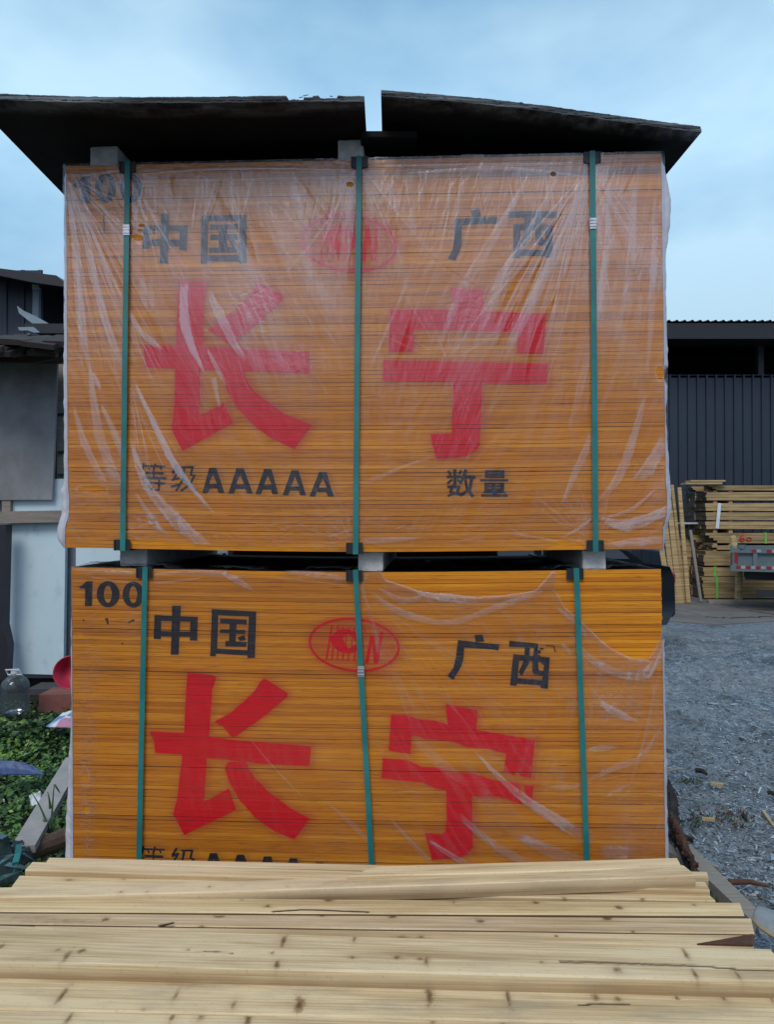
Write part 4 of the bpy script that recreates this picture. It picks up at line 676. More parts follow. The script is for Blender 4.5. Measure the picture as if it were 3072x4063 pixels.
def board(fl, fr, nr, nl, z, th, label, tint=(1, 1, 1), grey=.2, knots=(), cracks=(), blot=(), seed=0, bow=0, bark=None, wane_gap=0):  # near side in bark colour also paints the dark gap between boards
    """fl fr nr nl: corners (far-left...) of the top face in the photograph; z their heights"""
    zs = z if isinstance(z, (list, tuple)) else [z] * 4
    P = [at_z(*Z5(*q), zz) for q, zz in zip((fl, fr, nr, nl), zs)]; cen = sum(P, Vector()) / 4; ax = ((P[1] - P[0]) + (P[2] - P[3])).normalized(); yaw = math.atan2(ax.y, ax.x)
    R = Matrix.Rotation(-yaw, 3, 'Z'); P = [R @ (p - cen) for p in P]; L = (P[1] - P[0]).length; nu, nv = int(L / .004), 26
    U, Vv = np.meshgrid(np.linspace(0, 1, nu + 1), np.linspace(0, 1, nv + 1))
    Q = sum(np.array(p)[None, None, :] * w[..., None] for p, w in zip(P, ((1 - U) * Vv, U * Vv, U * (1 - Vv), (1 - U) * (1 - Vv))))
    Q[..., 2] += bow * np.sin(U * math.pi) + .0008 * (fbm(Q[..., 0] * 6, Q[..., 1] * 30, 2, seed) - .5); Q[..., 1] += .0025 * (fbm(Q[..., 0] * 2.5, Vv * 0 + seed, 2, seed) - .5)
    fc = 1 - 2 * np.abs(Vv - .5); Q[..., 2] -= .0022 * np.clip(1 - fc / .06, 0, 1) ** 2
    gr = Q[..., 1].copy(); kn = np.zeros_like(U); ck = np.zeros_like(U)
    def top(q): 
        zz = (zs[0] + zs[1] + zs[2] + zs[3]) / 4; p = R @ (at_z(*Z5(*q), zz) - cen); return p.x, p.y
    for k in knots:
        x, y = top(k[:2]); rx, ry = k[2] * .0006, k[3] * .0008; r = np.hypot((Q[..., 0] - x) / rx, (Q[..., 1] - y) / ry) * (1 + 1.3 * (fbm(Q[..., 0] * 160, Q[..., 1] * 110, 3, seed) - .5)); gr += (np.sign(Q[..., 1] - y) * ry * .5 * np.exp(-(r / 2.2) ** 2) * -1) if k[3] < 14 else 0
        kn = np.maximum(kn, (k[4] if len(k) > 4 else .8) * np.exp(-(r / .95) ** 4)); ck = np.maximum(ck, .45 * np.exp(-(r / .42) ** 4)); kn = np.maximum(kn, .22 * np.exp(-(np.hypot((Q[..., 0] - x) / (rx * 2.2), (Q[..., 1] - y) / (ry * 1.5))) ** 2))
    for c in cracks:
        p = [top(q) for q in c[0]]; w = c[1] * .0006
        for a, b in zip(p[:-1], p[1:]):
            dx, dy = b[0] - a[0], b[1] - a[1]; t = np.clip(((Q[..., 0] - a[0]) * dx + (Q[..., 1] - a[1]) * dy) / (dx * dx + dy * dy), 0, 1); d = np.hypot(Q[..., 0] - a[0] - t * dx, Q[..., 1] - a[1] - t * dy - .0012 * (fbm(Q[..., 0] * 120, Q[..., 1] * 0, 2, 4) - .5)); ck = np.maximum(ck, 1 - sstep(w * .5, w * 1.3, d))
    Q[..., 2] -= .002 * ck
    for b in blot:
        x, y = top(b[:2]); r = np.hypot((Q[..., 0] - x) / (b[2] * .0006), (Q[..., 1] - y) / (b[3] * .0008)); kn = np.maximum(kn, b[4] * np.exp(-r ** 2) * (.3 + 1.1 * fbm(Q[..., 0] * 70, Q[..., 1] * 110, 3, seed + 2)))
    n = Q.shape[0] * Q.shape[1]; T = Q.reshape(-1, 3); idx = np.arange(n).reshape(U.shape)
    top_f = np.stack([idx[:-1, :-1], idx[:-1, 1:], idx[1:, 1:], idx[1:, :-1]], -1).reshape(-1, 4)
    loop = list(idx[0, :]) + list(idx[1:, -1]) + list(idx[-1, -2::-1]) + list(idx[-2:0:-1, 0])
    V = [tuple(v) for v in T]; Fs = [tuple(f) for f in top_f]; G = list(gr.reshape(-1)); K = list(kn.reshape(-1) * 1.0); CK = list(ck.reshape(-1))
    lay = [loop]
    for dzl in (.012, .7, 1.0):
        row = []
        for q in loop: v = T[q]; row.append(len(V)); V.append((v[0], v[1] - (.0012 if dzl < .1 else 0), v[2] - th * dzl)); G.append(gr.reshape(-1)[q] + th * dzl); K.append(max(kn.reshape(-1)[q] * .7, (.50 + .30 * float(fbm(v[0] * 9, v[1] * 0, 3, seed))) * (q <= nu) * (dzl > .1))); CK.append(max(ck.reshape(-1)[q] * (dzl < 1), wane_gap * (q <= nu)))  # near side face: shade painted in with the knot colour
        lay.append(row)
    m = len(loop)
    for a, b in zip(lay[:-1], lay[1:]):
        for i in range(m): j = (i + 1) % m; Fs.append((a[i], b[i], b[j], a[j]))
    Fs.append(tuple(lay[-1][::-1]))
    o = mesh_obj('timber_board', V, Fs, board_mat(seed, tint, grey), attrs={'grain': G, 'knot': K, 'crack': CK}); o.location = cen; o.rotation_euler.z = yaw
    tag(o, label, 'board', 'pale boards piled in front of the bundles'); return o
B0 = .50
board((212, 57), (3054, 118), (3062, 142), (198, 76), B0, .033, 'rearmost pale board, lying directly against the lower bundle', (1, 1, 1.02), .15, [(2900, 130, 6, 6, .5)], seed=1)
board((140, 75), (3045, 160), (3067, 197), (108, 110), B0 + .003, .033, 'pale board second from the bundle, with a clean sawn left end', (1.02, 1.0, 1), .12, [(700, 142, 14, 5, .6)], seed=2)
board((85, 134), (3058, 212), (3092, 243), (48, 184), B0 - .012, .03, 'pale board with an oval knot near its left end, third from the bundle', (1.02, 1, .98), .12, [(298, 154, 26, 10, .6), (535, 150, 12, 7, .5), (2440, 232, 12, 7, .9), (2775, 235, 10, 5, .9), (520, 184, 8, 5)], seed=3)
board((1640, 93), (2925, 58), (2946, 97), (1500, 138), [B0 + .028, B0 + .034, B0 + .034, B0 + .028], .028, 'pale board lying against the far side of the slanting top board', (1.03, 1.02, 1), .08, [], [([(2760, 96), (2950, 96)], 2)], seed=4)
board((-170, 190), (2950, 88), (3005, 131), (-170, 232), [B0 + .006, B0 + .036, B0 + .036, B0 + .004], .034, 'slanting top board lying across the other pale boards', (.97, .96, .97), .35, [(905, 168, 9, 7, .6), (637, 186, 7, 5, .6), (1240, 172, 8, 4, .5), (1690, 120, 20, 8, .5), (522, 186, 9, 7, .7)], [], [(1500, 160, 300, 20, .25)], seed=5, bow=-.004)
board((-170, 222), (3197, 252), (3217, 306), (-170, 287), B0 - .006, .03, 'knotty pale board directly in front of the slanting board', (1.04, 1.02, .95), .15, [(1155, 266, 14, 10, .9), (1420, 240, 30, 12, .9), (1045, 240, 8, 6), (2315, 252, 16, 10, .9), (2672, 272, 18, 14, .9), (2905, 240, 7, 5, 1), (3000, 262, 10, 8, .8), (1960, 250, 10, 10, .6)], [([(1180, 288), (1300, 281), (1400, 283), (1590, 291)], 7)], [(2000, 262, 700, 12, .22)], seed=6, wane_gap=.8)
board((-170, 296), (3245, 318), (3260, 384), (-170, 338), B0 - .004, .03, 'pale board with a ringed knot and rough stained left end', (.93, .90, .92), .3, [(455, 324, 22, 14, .8), (950, 312, 26, 7, .9), (1390, 306, 16, 10, 1), (870, 354, 12, 8, .9), (1697, 312, 18, 12, .9), (2075, 330, 20, 12, .8), (2625, 320, 22, 16, .9), (2735, 375, 10, 6, .9)], [([(690, 350), (745, 338)], 9), ([(700, 352), (748, 352)], 6)], [(250, 330, 260, 16, .6), (130, 320, 100, 16, .5)], seed=7, wane_gap=.85)
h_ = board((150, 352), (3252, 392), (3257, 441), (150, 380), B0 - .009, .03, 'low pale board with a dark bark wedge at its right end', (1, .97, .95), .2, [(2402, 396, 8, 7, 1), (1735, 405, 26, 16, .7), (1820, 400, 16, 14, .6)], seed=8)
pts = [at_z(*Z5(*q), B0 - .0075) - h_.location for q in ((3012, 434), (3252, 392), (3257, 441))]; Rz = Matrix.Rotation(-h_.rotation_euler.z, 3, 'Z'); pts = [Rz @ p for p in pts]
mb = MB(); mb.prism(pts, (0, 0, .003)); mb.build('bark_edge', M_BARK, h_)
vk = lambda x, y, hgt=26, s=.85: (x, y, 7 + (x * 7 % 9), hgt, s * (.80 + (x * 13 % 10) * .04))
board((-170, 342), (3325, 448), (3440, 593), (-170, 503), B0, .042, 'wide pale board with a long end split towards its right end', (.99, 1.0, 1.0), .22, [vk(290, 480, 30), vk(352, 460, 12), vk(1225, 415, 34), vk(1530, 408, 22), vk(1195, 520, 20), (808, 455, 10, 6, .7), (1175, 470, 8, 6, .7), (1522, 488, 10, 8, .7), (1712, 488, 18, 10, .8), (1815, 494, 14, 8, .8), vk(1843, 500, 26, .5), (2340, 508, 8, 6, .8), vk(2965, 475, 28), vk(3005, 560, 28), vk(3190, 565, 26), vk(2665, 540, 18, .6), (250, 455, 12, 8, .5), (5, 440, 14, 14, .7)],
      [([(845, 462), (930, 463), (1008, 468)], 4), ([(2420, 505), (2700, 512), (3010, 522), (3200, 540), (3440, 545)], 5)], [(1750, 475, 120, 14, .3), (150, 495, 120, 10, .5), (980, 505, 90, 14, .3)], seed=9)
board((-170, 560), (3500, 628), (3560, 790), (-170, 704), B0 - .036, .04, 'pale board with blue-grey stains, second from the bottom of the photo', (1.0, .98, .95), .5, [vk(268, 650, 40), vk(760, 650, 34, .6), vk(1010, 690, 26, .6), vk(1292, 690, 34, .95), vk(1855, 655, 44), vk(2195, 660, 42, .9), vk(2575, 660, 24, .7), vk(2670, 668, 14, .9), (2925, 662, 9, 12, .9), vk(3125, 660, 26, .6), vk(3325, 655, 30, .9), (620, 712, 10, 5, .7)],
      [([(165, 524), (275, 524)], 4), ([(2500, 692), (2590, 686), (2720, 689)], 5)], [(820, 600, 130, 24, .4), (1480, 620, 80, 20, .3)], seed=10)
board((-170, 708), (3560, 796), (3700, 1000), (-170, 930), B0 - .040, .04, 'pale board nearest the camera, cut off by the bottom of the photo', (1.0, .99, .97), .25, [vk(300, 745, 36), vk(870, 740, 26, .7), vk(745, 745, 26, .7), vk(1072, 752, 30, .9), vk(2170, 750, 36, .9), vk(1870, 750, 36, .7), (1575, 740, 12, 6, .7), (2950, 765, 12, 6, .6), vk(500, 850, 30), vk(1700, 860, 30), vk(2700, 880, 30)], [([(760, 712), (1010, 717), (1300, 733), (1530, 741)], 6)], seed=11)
M_TIMBER = simple('rough_grey_timber', (.26, .235, .20), .85, var=.35, scale=6, stretch=(1, 12, 12), bump=.5)
M_TIMBERW = simple('rough_tan_timber', (.42, .32, .17), .85, var=.35, scale=5, stretch=(1, 10, 10), bump=.4)
for i, x in enumerate((-.62, .66)):
    mb = MB()
    for k in range(3): mb.box((random.uniform(-.01, .01), 0, .07 + k * .138), (.14, .62, .134), bev=.005)
    o = mb.build('timber_bearer', M_TIMBER); o.location = (x, 1.76, 0); tag(o, ('left', 'right')[i] + ' timber bearer carrying the pale boards', 'timber', 'bearers under the pale boards')
# ============================================================ ground
def ground_mat():
    m = NT('gravel_yard'); v = m.coord((1, 1, 1)); a = m.noise(v, 1.1, 5, .6); b = m.noise(v, 14, 6, .7); c = m.noise(v, 75, 3, .7)
    vo = m.n('ShaderNodeTexVoronoi'); vo.inputs['Scale'].default_value = 42; m.l(v, vo.inputs['Vector'])
    col = m.ramp(b, [(.34, (.065, .09, .115)), (.5, (.19, .25, .30)), (.64, (.38, .46, .53))]); col = m.mix(m.ramp(c, [(.35, .75), (.6, 0)]), col, (.05, .06, .065)); col = m.mix(m.ramp(vo.outputs['Distance'], [(.10, .4), (.28, 0)]), col, (.30, .33, .34))
    col = m.mix(m.ramp(m.noise(v, 2.6, 4, .6), [(.52, 0), (.62, .6)]), col, (.055, .07, .08)); col = m.mix(m.ramp(a, [(.42, 0), (.62, .55)]), col, (.25, .275, .285)); sl = m.attr('left'); col = m.mix(sl, col, (.045, .04, .03))
    m.pbsdf(col, .95, 0, m.bump(m.math('ADD', b, c), .9, .02), .2); return m.mat
def axis(lo, hi, near0, near1, s0, s1):
    a = [near0]; s = s0
    while a[-1] < near1: a.append(a[-1] + s0)
    b = a[-1]; s = s0
    while a[-1] < hi: s *= 1.12; a.append(a[-1] + s)
    l = [near0]; s = s0
    while l[-1] > lo: s *= 1.12; l.append(l[-1] - s)
    return np.array(l[:0:-1] + a)
gx = axis(-300, 300, -4, 6.5, .035, 1); gy = axis(-200, 400, 1.2, 12, .035, 1); GX, GY = np.meshgrid(gx, gy)
def gh(x, y):
    r = sstep(.9, 1.5, x); far = 1 - sstep(9.0, 9.8, y); h = (fbm(x * .9, y * .9, 4, 3) - .5) * .14 + (fbm(x * 5, y * 5, 4, 6) - .5) * .09 + (fbm(x * 14, y * 14, 2, 9) - .5) * .04
    h += .05 * np.exp(-((y - 7.0 - .3 * (x - 2)) / .25) ** 2) * fbm(x * 4, y * 4, 3, 8) * 1.4 - .03 * np.exp(-((y - 6.3 - .3 * (x - 2)) / .3) ** 2)
    return h * r * far * np.exp(-np.maximum(np.hypot(x, y) - 14, 0) / 4) - .004
GZ = gh(GX, GY); idx = np.arange(GX.size).reshape(GX.shape)
gr_ = mesh_obj('ground', np.stack([GX, GY, GZ], -1).reshape(-1, 3), np.stack([idx[:-1, :-1], idx[:-1, 1:], idx[1:, 1:], idx[1:, :-1]], -1).reshape(-1, 4).tolist(), ground_mat(), None, None, True, {'left': (1 - sstep(-1.2, -.2, GX)).reshape(-1)}); tag(gr_, kind='structure')
M_PAD = simple('worn_concrete_apron', (.15, .14, .13), .9, var=.4, scale=1.2, bump=.3, col2=(.08, .082, .085))
pad = [at_z(x, y, .014) for x, y in ((2380, 2470), (2650, 2462), (2850, 2476), (3072, 2462), (3500, 2470))] + [Vector((14, 17.8, .014)), Vector((2.2, 17.8, .014))]; pad[0].x = 2.2
mb = MB(); mb.prism([Vector((p.x, p.y, -.03)) for p in pad], (0, 0, .04)); o = mb.build('concrete_apron', M_PAD); tag(o, kind='structure')
# cracks on the apron: thin dark joints
M_CRK = simple('dark_joint', (.03, .03, .03), .9)
def crack(pts, w, z=.0145):
    mb = MB(); P = [at_z(x, y, z) for x, y in pts]
    Q = []
    for a, b in zip(P[:-1], P[1:]):
        for k in range(8): q = a.lerp(b, k / 8); Q.append(q + Vector((random.gauss(0, .01), random.gauss(0, .04), 0)))
    Q.append(P[-1])
    for i, q in enumerate(Q): q.z = z; mb.v += [q + Vector((0, w / 2 * random.uniform(.5, 1.3), 0)), q - Vector((0, w / 2 * random.uniform(.5, 1.3), 0))]
    mb.f = [(2 * i, 2 * i + 2, 2 * i + 3, 2 * i + 1) for i in range(len(Q) - 1)]; mb.m = [0] * len(mb.f); o = mb.build('apron_crack', M_CRK); tag(o, kind='structure')
crack([(2640, 2418), (2720, 2424), (2800, 2446), (2900, 2452), (3000, 2446), (3120, 2448)], .06); crack([(2840, 2390), (2900, 2402), (2980, 2424), (3080, 2438)], .09)
# gravel and wood chips: nobody could count them
def chip_mat():
    m = NT('gravel_and_chips'); f = m.attr('tone'); c = m.ramp(f, [(0, (.035, .035, .035)), (.3, (.16, .21, .25)), (.6, (.31, .38, .43)), (.85, (.42, .47, .50)), (1, (.52, .58, .62))]); m.pbsdf(c, .85); return m.mat
def scatter(name, N, xr, yr, size, long_f, kindn, seed, tone=None):
    r = np.random.default_rng(seed); y = yr[0] * (yr[1] / yr[0]) ** (r.random(N)); x = xr[0] + (xr[1] - xr[0]) * r.random(N); x = np.where(x * 1.0 > y * .56 + .35, xr[0] + (y * .56 + .35 - xr[0]) * r.random(N), x)
    z = gh(x, y); L = size * r.lognormal(0, .5, N) * (1 + (r.random(N) < long_f) * r.uniform(1.5, 6, N)); Wd = size * r.lognormal(-.3, .4, N) * .7; H = np.minimum(L, Wd) * r.uniform(.2, .7, N); a = r.random(N) * 2 * math.pi; tl = r.normal(0, .18, N)
    base = np.array([(-1, -1, -.3), (1, -.8, -.3), (1, .9, -.3), (-.9, 1, -.3), (-.7, -.6, 1), (.8, -.5, .9), (.6, .7, .8), (-.6, .6, 1)]) * .5; V = base[None] * (1 + r.normal(0, .22, (N, 8, 3))); V = V * np.stack([L, Wd, H], -1)[:, None, :]
    V[..., 2] += V[..., 0] * tl[:, None]; c, s = np.cos(a)[:, None], np.sin(a)[:, None]; X = V[..., 0] * c - V[..., 1] * s + x[:, None]; Y = V[..., 0] * s + V[..., 1] * c + y[:, None]; Zz = V[..., 2] + z[:, None] + H[:, None] * .1
    fc = np.array([(4, 5, 6, 7), (0, 1, 5, 4), (1, 2, 6, 5), (2, 3, 7, 6), (3, 0, 4, 7)]); Fa = (fc[None] + (np.arange(N) * 8)[:, None, None]).reshape(-1, 4)
    t = np.clip(r.beta(1.1, 2.6, N), 0, 1) if tone is None else tone(r, N)
    o = mesh_obj(name, np.stack([X, Y, Zz], -1).reshape(-1, 3), Fa.tolist(), chip_mat(), None, None, False, {'tone': np.repeat(t, 8)}); return o
tag(scatter('gravel', 46000, (.93, 6.8), (2.3, 9.4), .0115, .06, 'stuff', 5), kind='stuff', label='blue-grey gravel and grit strewn over the yard'); tag(scatter('wood_chips', 900, (.93, 6.5), (2.3, 8.6), .013, .8, 'stuff', 8, lambda r, N: r.choice([.02, .02, .2, .7], N)), kind='stuff', label='splinters and wood chips strewn over the yard')
# ============================================================ right: timber on the ground, torn scraps
Zr = lambda x, y: (2560 + x / 3.16, 3050 + y / 3.16)
def slab(name, quad, z, th, mat, label, cat, R=Zr, group=None, bend=0):
    P = [at_z(*R(*q), z) for q in quad]; cen = sum(P, Vector()) / len(P); mb = MB(); mb.prism([p - cen for p in P], (0, 0, -th)); o = mb.build(name, mat); o.location = cen; tag(o, label, cat, group); return o
slab('ground_plank', [(430, 850), (585, 960), (1430, 1775), (1345, 1905), (560, 1165)], .075, .06, M_TIMBER, 'grey weathered plank lying on the ground right of the pale boards', 'plank')
slab('ground_plank', [(262, 860), (330, 905), (480, 1130), (262, 1020)], .09, .06, M_TIMBER, 'short dark plank stub beside the foot of the lower bundle', 'plank')
def ragged(name, path, w, mat, label, cat, R=Zr, z=.12, seed=0, amp=.02, layers=3, group=None):
    mb = MB(); P = [at_z(*R(x, y), z + dz) for x, y, dz in path]; cen = sum(P, Vector()) / len(P); r = random.Random(seed)
    for L in range(layers):
        Q = []; n = len(P)
        for i in range(n - 1):
            for k in range(10): Q.append(P[i].lerp(P[i + 1], k / 10))
        Q.append(P[-1]); vs = []
        for i, q in enumerate(Q):
            t = i / (len(Q) - 1); ww = w * (.35 + .65 * math.sin(math.pi * min(.97, t + .08))) * r.uniform(.7, 1.15); d = (Q[min(i + 1, len(Q) - 1)] - Q[max(i - 1, 0)]).normalized(); s_ = d.cross(Vector((0, 0, 1))).normalized()
            for j in range(5):
                a = (j / 4 - .5); vs.append(q - cen + s_ * (a * ww + r.gauss(0, .003)) + Vector((0, 0, amp * (1 - 4 * a * a) + r.gauss(0, .005) + L * .012)))
        b = 0; n2 = len(Q); mb.add(vs, [(i * 5 + j, i * 5 + j + 1, (i + 1) * 5 + j + 1, (i + 1) * 5 + j) for i in range(n2 - 1) for j in range(4)])
    o = mb.build(name, mat); o.location = cen; sol = o.modifiers.new('t', 'SOLIDIFY'); sol.thickness = .003; tag(o, label, cat, group); return o
M_BARKD = simple('black_torn_bark', (.022, .018, .015), .8, var=.7, scale=14, stretch=(1, 1, 1), bump=.9, col2=(.004, .004, .004))
ragged('torn_bark', [(240, 200, .12), (290, 330, .08), (330, 520, .04), (330, 760, .02), (440, 980, 0), (600, 1270, 0)], .07, M_BARKD, 'black strip of torn bark curling beside the lower bundle', 'bark', z=.10, seed=3, amp=.03)
ragged('torn_bark', [(330, 620, .03), (420, 800, .02), (520, 1030, .01), (640, 1280, 0)], .035, M_BARK, 'brown splintered strip of bark lying along the grey plank', 'bark', z=.14, seed=5, amp=.015, layers=2)
def veneer():
    mb = MB(); A = [(1350, 1870), (1420, 1960), (1520, 2040), (1640, 2110), (1800, 2180)]; Bt = [(1430, 1780), (1540, 1800), (1640, 1830), (1760, 1860), (1900, 1900)]; cen = at_z(*Zr(1600, 1980), .2); vs = []
    for i in range(5):
        a, b = at_z(*Zr(*A[i]), .20), at_z(*Zr(*Bt[i]), .16)
        for j in range(6): t = j / 5; p = a.lerp(b, t); p.z += .02 * math.sin(t * 3) - (.01 if j == 0 else 0); vs.append(p - cen)
    mb.add(vs, [(i * 6 + j, i * 6 + j + 1, (i + 1) * 6 + j + 1, (i + 1) * 6 + j) for i in range(4) for j in range(5)]); o = mb.build('veneer_scrap', simple('grey_veneer', (.26, .29, .30), .7, var=.3, scale=20), None, True); o.location = cen
    s_ = o.modifiers.new('t', 'SOLIDIFY'); s_.thickness = .01; sb = o.modifiers.new('s', 'SUBSURF'); sb.levels = sb.render_levels = 1; tag(o, 'curled grey plywood scrap at the lower right corner', 'scrap')
    e = MB(); e.tube([at_z(*Zr(*q), .197) - cen for q in A], [.004, .006, .007, .006, .005], 6); e.build('split_edge', M_TIMBERW, o)
veneer()
def stick(a, b, r, mat, label, zz=.03, R=Zr, name='stick', bend=.01):
    p, q = at_z(*R(*a), zz), at_z(*R(*b), zz); mid = p.lerp(q, .5) + Vector((bend, bend, .005)); mb = MB(); cen = mid.copy(); mb.tube([p - cen, mid - cen, q - cen], [r, r * .9, r * .5], 6); o = mb.build(name, mat); o.location = cen; tag(o, label, 'stick', 'sticks and slats lying in the yard'); return o
slab('ground_slat', [(1460, 510), (1500, 520), (1640, 720), (1640, 760)], .05, .02, M_TIMBERW, 'split slat lying on the gravel at the right edge', 'slat')
slab('ground_slat', [(830, 160), (990, 180), (985, 196), (830, 176)], .05, .015, M_TIMBERW, 'small pale slat on the gravel, right of the lower bundle', 'slat')
slab('ground_slat', [(715, 600), (880, 612), (880, 628), (720, 612)], .05, .015, M_TIMBERW, 'thin pale slat beside the dry grass patch', 'slat')
slab('ground_slat', [(440, 800), (615, 862), (600, 876), (440, 818)], .05, .02, M_BARKD, 'thin dark slat behind the head of the grey plank', 'slat')
slab('ground_slat', [(795, 1172), (935, 1215), (925, 1240), (790, 1190)], .05, .015, M_TIMBER, 'small grey slat beside the middle of the grey plank', 'slat')
stick((1060, 1425), (1560, 1475), .012, M_BARK, 'long brown stick on the gravel right of the grey plank'); stick((1540, 300 - 0), (1640, 340), .012, M_BARKD, 'short dark stick near the right edge'); stick((245, 45), (500, 5), .008, M_TIMBER, 'bent grey twig beside the lower bundle'); stick((1220, 590), (1275, 640), .012, M_BARKD, 'short dark stick right of the dry grass patch')
stick((640, 20), (780, 70), .016, M_BARKD, 'dark stick on the upper gravel')
def grass_patch(name, c, n, rad, h, mats, label, kind='stuff', seed=1, R=Zr, wdt=.004):
    r = random.Random(seed); mb = MB(); c0 = at_z(*R(*c), .02)
    for i in range(n):
        a, d = r.uniform(0, 6.28), rad * math.sqrt(r.random()); p = Vector((d * math.cos(a), d * math.sin(a) * .7, 0)); hh = h * r.uniform(.4, 1); l = r.uniform(0, 6.28); tip = p + Vector((math.cos(l), math.sin(l), 0)) * hh * r.uniform(.3, 1.3) + Vector((0, 0, hh)); md = p.lerp(tip, .5) + Vector((0, 0, hh * .2)); s_ = Vector((-math.sin(l), math.cos(l), 0)) * wdt
        mb.add([p - s_, p + s_, md + s_ * .8, md - s_ * .8, tip], [(0, 1, 2, 3), (3, 2, 4)], r.randrange(len(mats)))
    o = mb.build(name, mats); o.location = c0; tag(o, label, kind=kind); return o
M_G1 = simple('green_blade', (.035, .085, .03), .6, var=.4); M_G2 = simple('fresh_green_blade', (.07, .15, .035), .6, var=.4); M_G3 = simple('dark_green_leaf', (.018, .045, .02), .6, var=.4); M_DRY = simple('dry_blade', (.24, .16, .08), .8, var=.4)
grass_patch('dry_grass', (1000, 620), 150, .16, .022, [M_DRY, M_BARK, M_G1, M_BARK], 'patch of dry grass on the gravel', seed=2); grass_patch('grass_tuft', (570, 170), 60, .07, .022, [M_G1, M_G3], 'small green tuft on the gravel', seed=4); grass_patch('grass_tuft', (540, 700), 50, .07, .022, [M_G1, M_G3], 'dark green tuft near the torn bark', seed=5); grass_patch('grass_tuft', (930, 1630), 80, .08, .04, [M_G1, M_G2], 'green tuft under the grey plank', seed=6)
# ============================================================ right: warehouse, lumber, truck, car
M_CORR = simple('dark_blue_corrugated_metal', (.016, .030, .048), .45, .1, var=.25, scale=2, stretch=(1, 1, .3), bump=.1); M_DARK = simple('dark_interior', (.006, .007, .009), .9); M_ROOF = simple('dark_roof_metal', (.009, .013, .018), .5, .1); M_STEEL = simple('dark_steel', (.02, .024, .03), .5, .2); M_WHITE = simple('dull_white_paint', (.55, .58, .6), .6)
def corr(mb, x0, x1, z0, z1, y, pitch=.20, dep=.03, m=0):
    n = int((x1 - x0) / pitch); prof = []
    for i in range(n):
        a = x0 + i * pitch; prof += [(a, 0), (a + pitch * .70, 0), (a + pitch * .76, -dep), (a + pitch * .94, -dep)]
    prof.append((x0 + n * pitch, 0)); vs = [(x, y + d, z) for z in (z0, z1) for x, d in prof]; k = len(prof); mb.add(vs, [(i, i + 1, k + i + 1, k + i) for i in range(k - 1)], m)
WD = 16.0; zf = lambda sy, D: at_d(1536, sy, D).z; xf = lambda sx, D: at_d(sx, 2058, D).x
wh = empty('warehouse', (xf(2300, WD), WD, 0)); ox = wh.location.x
mb = MB(); corr(mb, -3.0, 9.5, 0, zf(1487, WD), .0); mb.build('wall_panel', M_CORR, wh)
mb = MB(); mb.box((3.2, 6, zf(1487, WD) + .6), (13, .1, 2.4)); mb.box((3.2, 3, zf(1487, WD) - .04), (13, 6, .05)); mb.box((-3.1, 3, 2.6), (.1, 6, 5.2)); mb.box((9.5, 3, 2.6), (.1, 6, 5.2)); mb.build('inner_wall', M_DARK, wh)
zr0, zr1 = zf(1345, WD - .8), zf(1283, WD - .8)
mb = MB(); n = 80; vs = []
for i in range(n * 4 + 1): x = -3.2 + 12.8 * i / (n * 4); vs += [(x, -.85, zr1 + .035 * max(0, math.sin(i * math.pi / 2 + .01)) + .03), (x, 6.3, zr1 + .9)]
mb.add(vs, [(2 * i, 2 * i + 2, 2 * i + 3, 2 * i + 1) for i in range(n * 4)]); mb.build('roof', M_ROOF, wh)
mb = MB(); mb.box((3.2, -.8, (zr0 + zr1) / 2), (12.8, .04, zr1 - zr0)); mb.box((3.2, -.4, zr0 + .05), (12.8, .76, .03)); mb.build('fascia', M_ROOF, wh)
for q in range(6): mb = MB(); mb.box((-2.6 + q * 2.2, .15, zf(1487, WD) + .55), (.12, .12, 1.2)); mb.build('post', M_STEEL, wh)
for sx, a, b in ((2930, 1328, 1362), (2960, 1312, 1352)): mb = MB(); x = xf(sx, WD + 5.6) - ox; mb.box((x, 5.9, (zf(a, WD + 5.6) + zf(b, WD + 5.6)) / 2), (.05, .03, .2)); mb.build('skylight_slit', M_WHITE, wh)
tag(wh, 'dark open-eaved warehouse of blue-grey corrugated metal behind the stacked timber', 'warehouse')
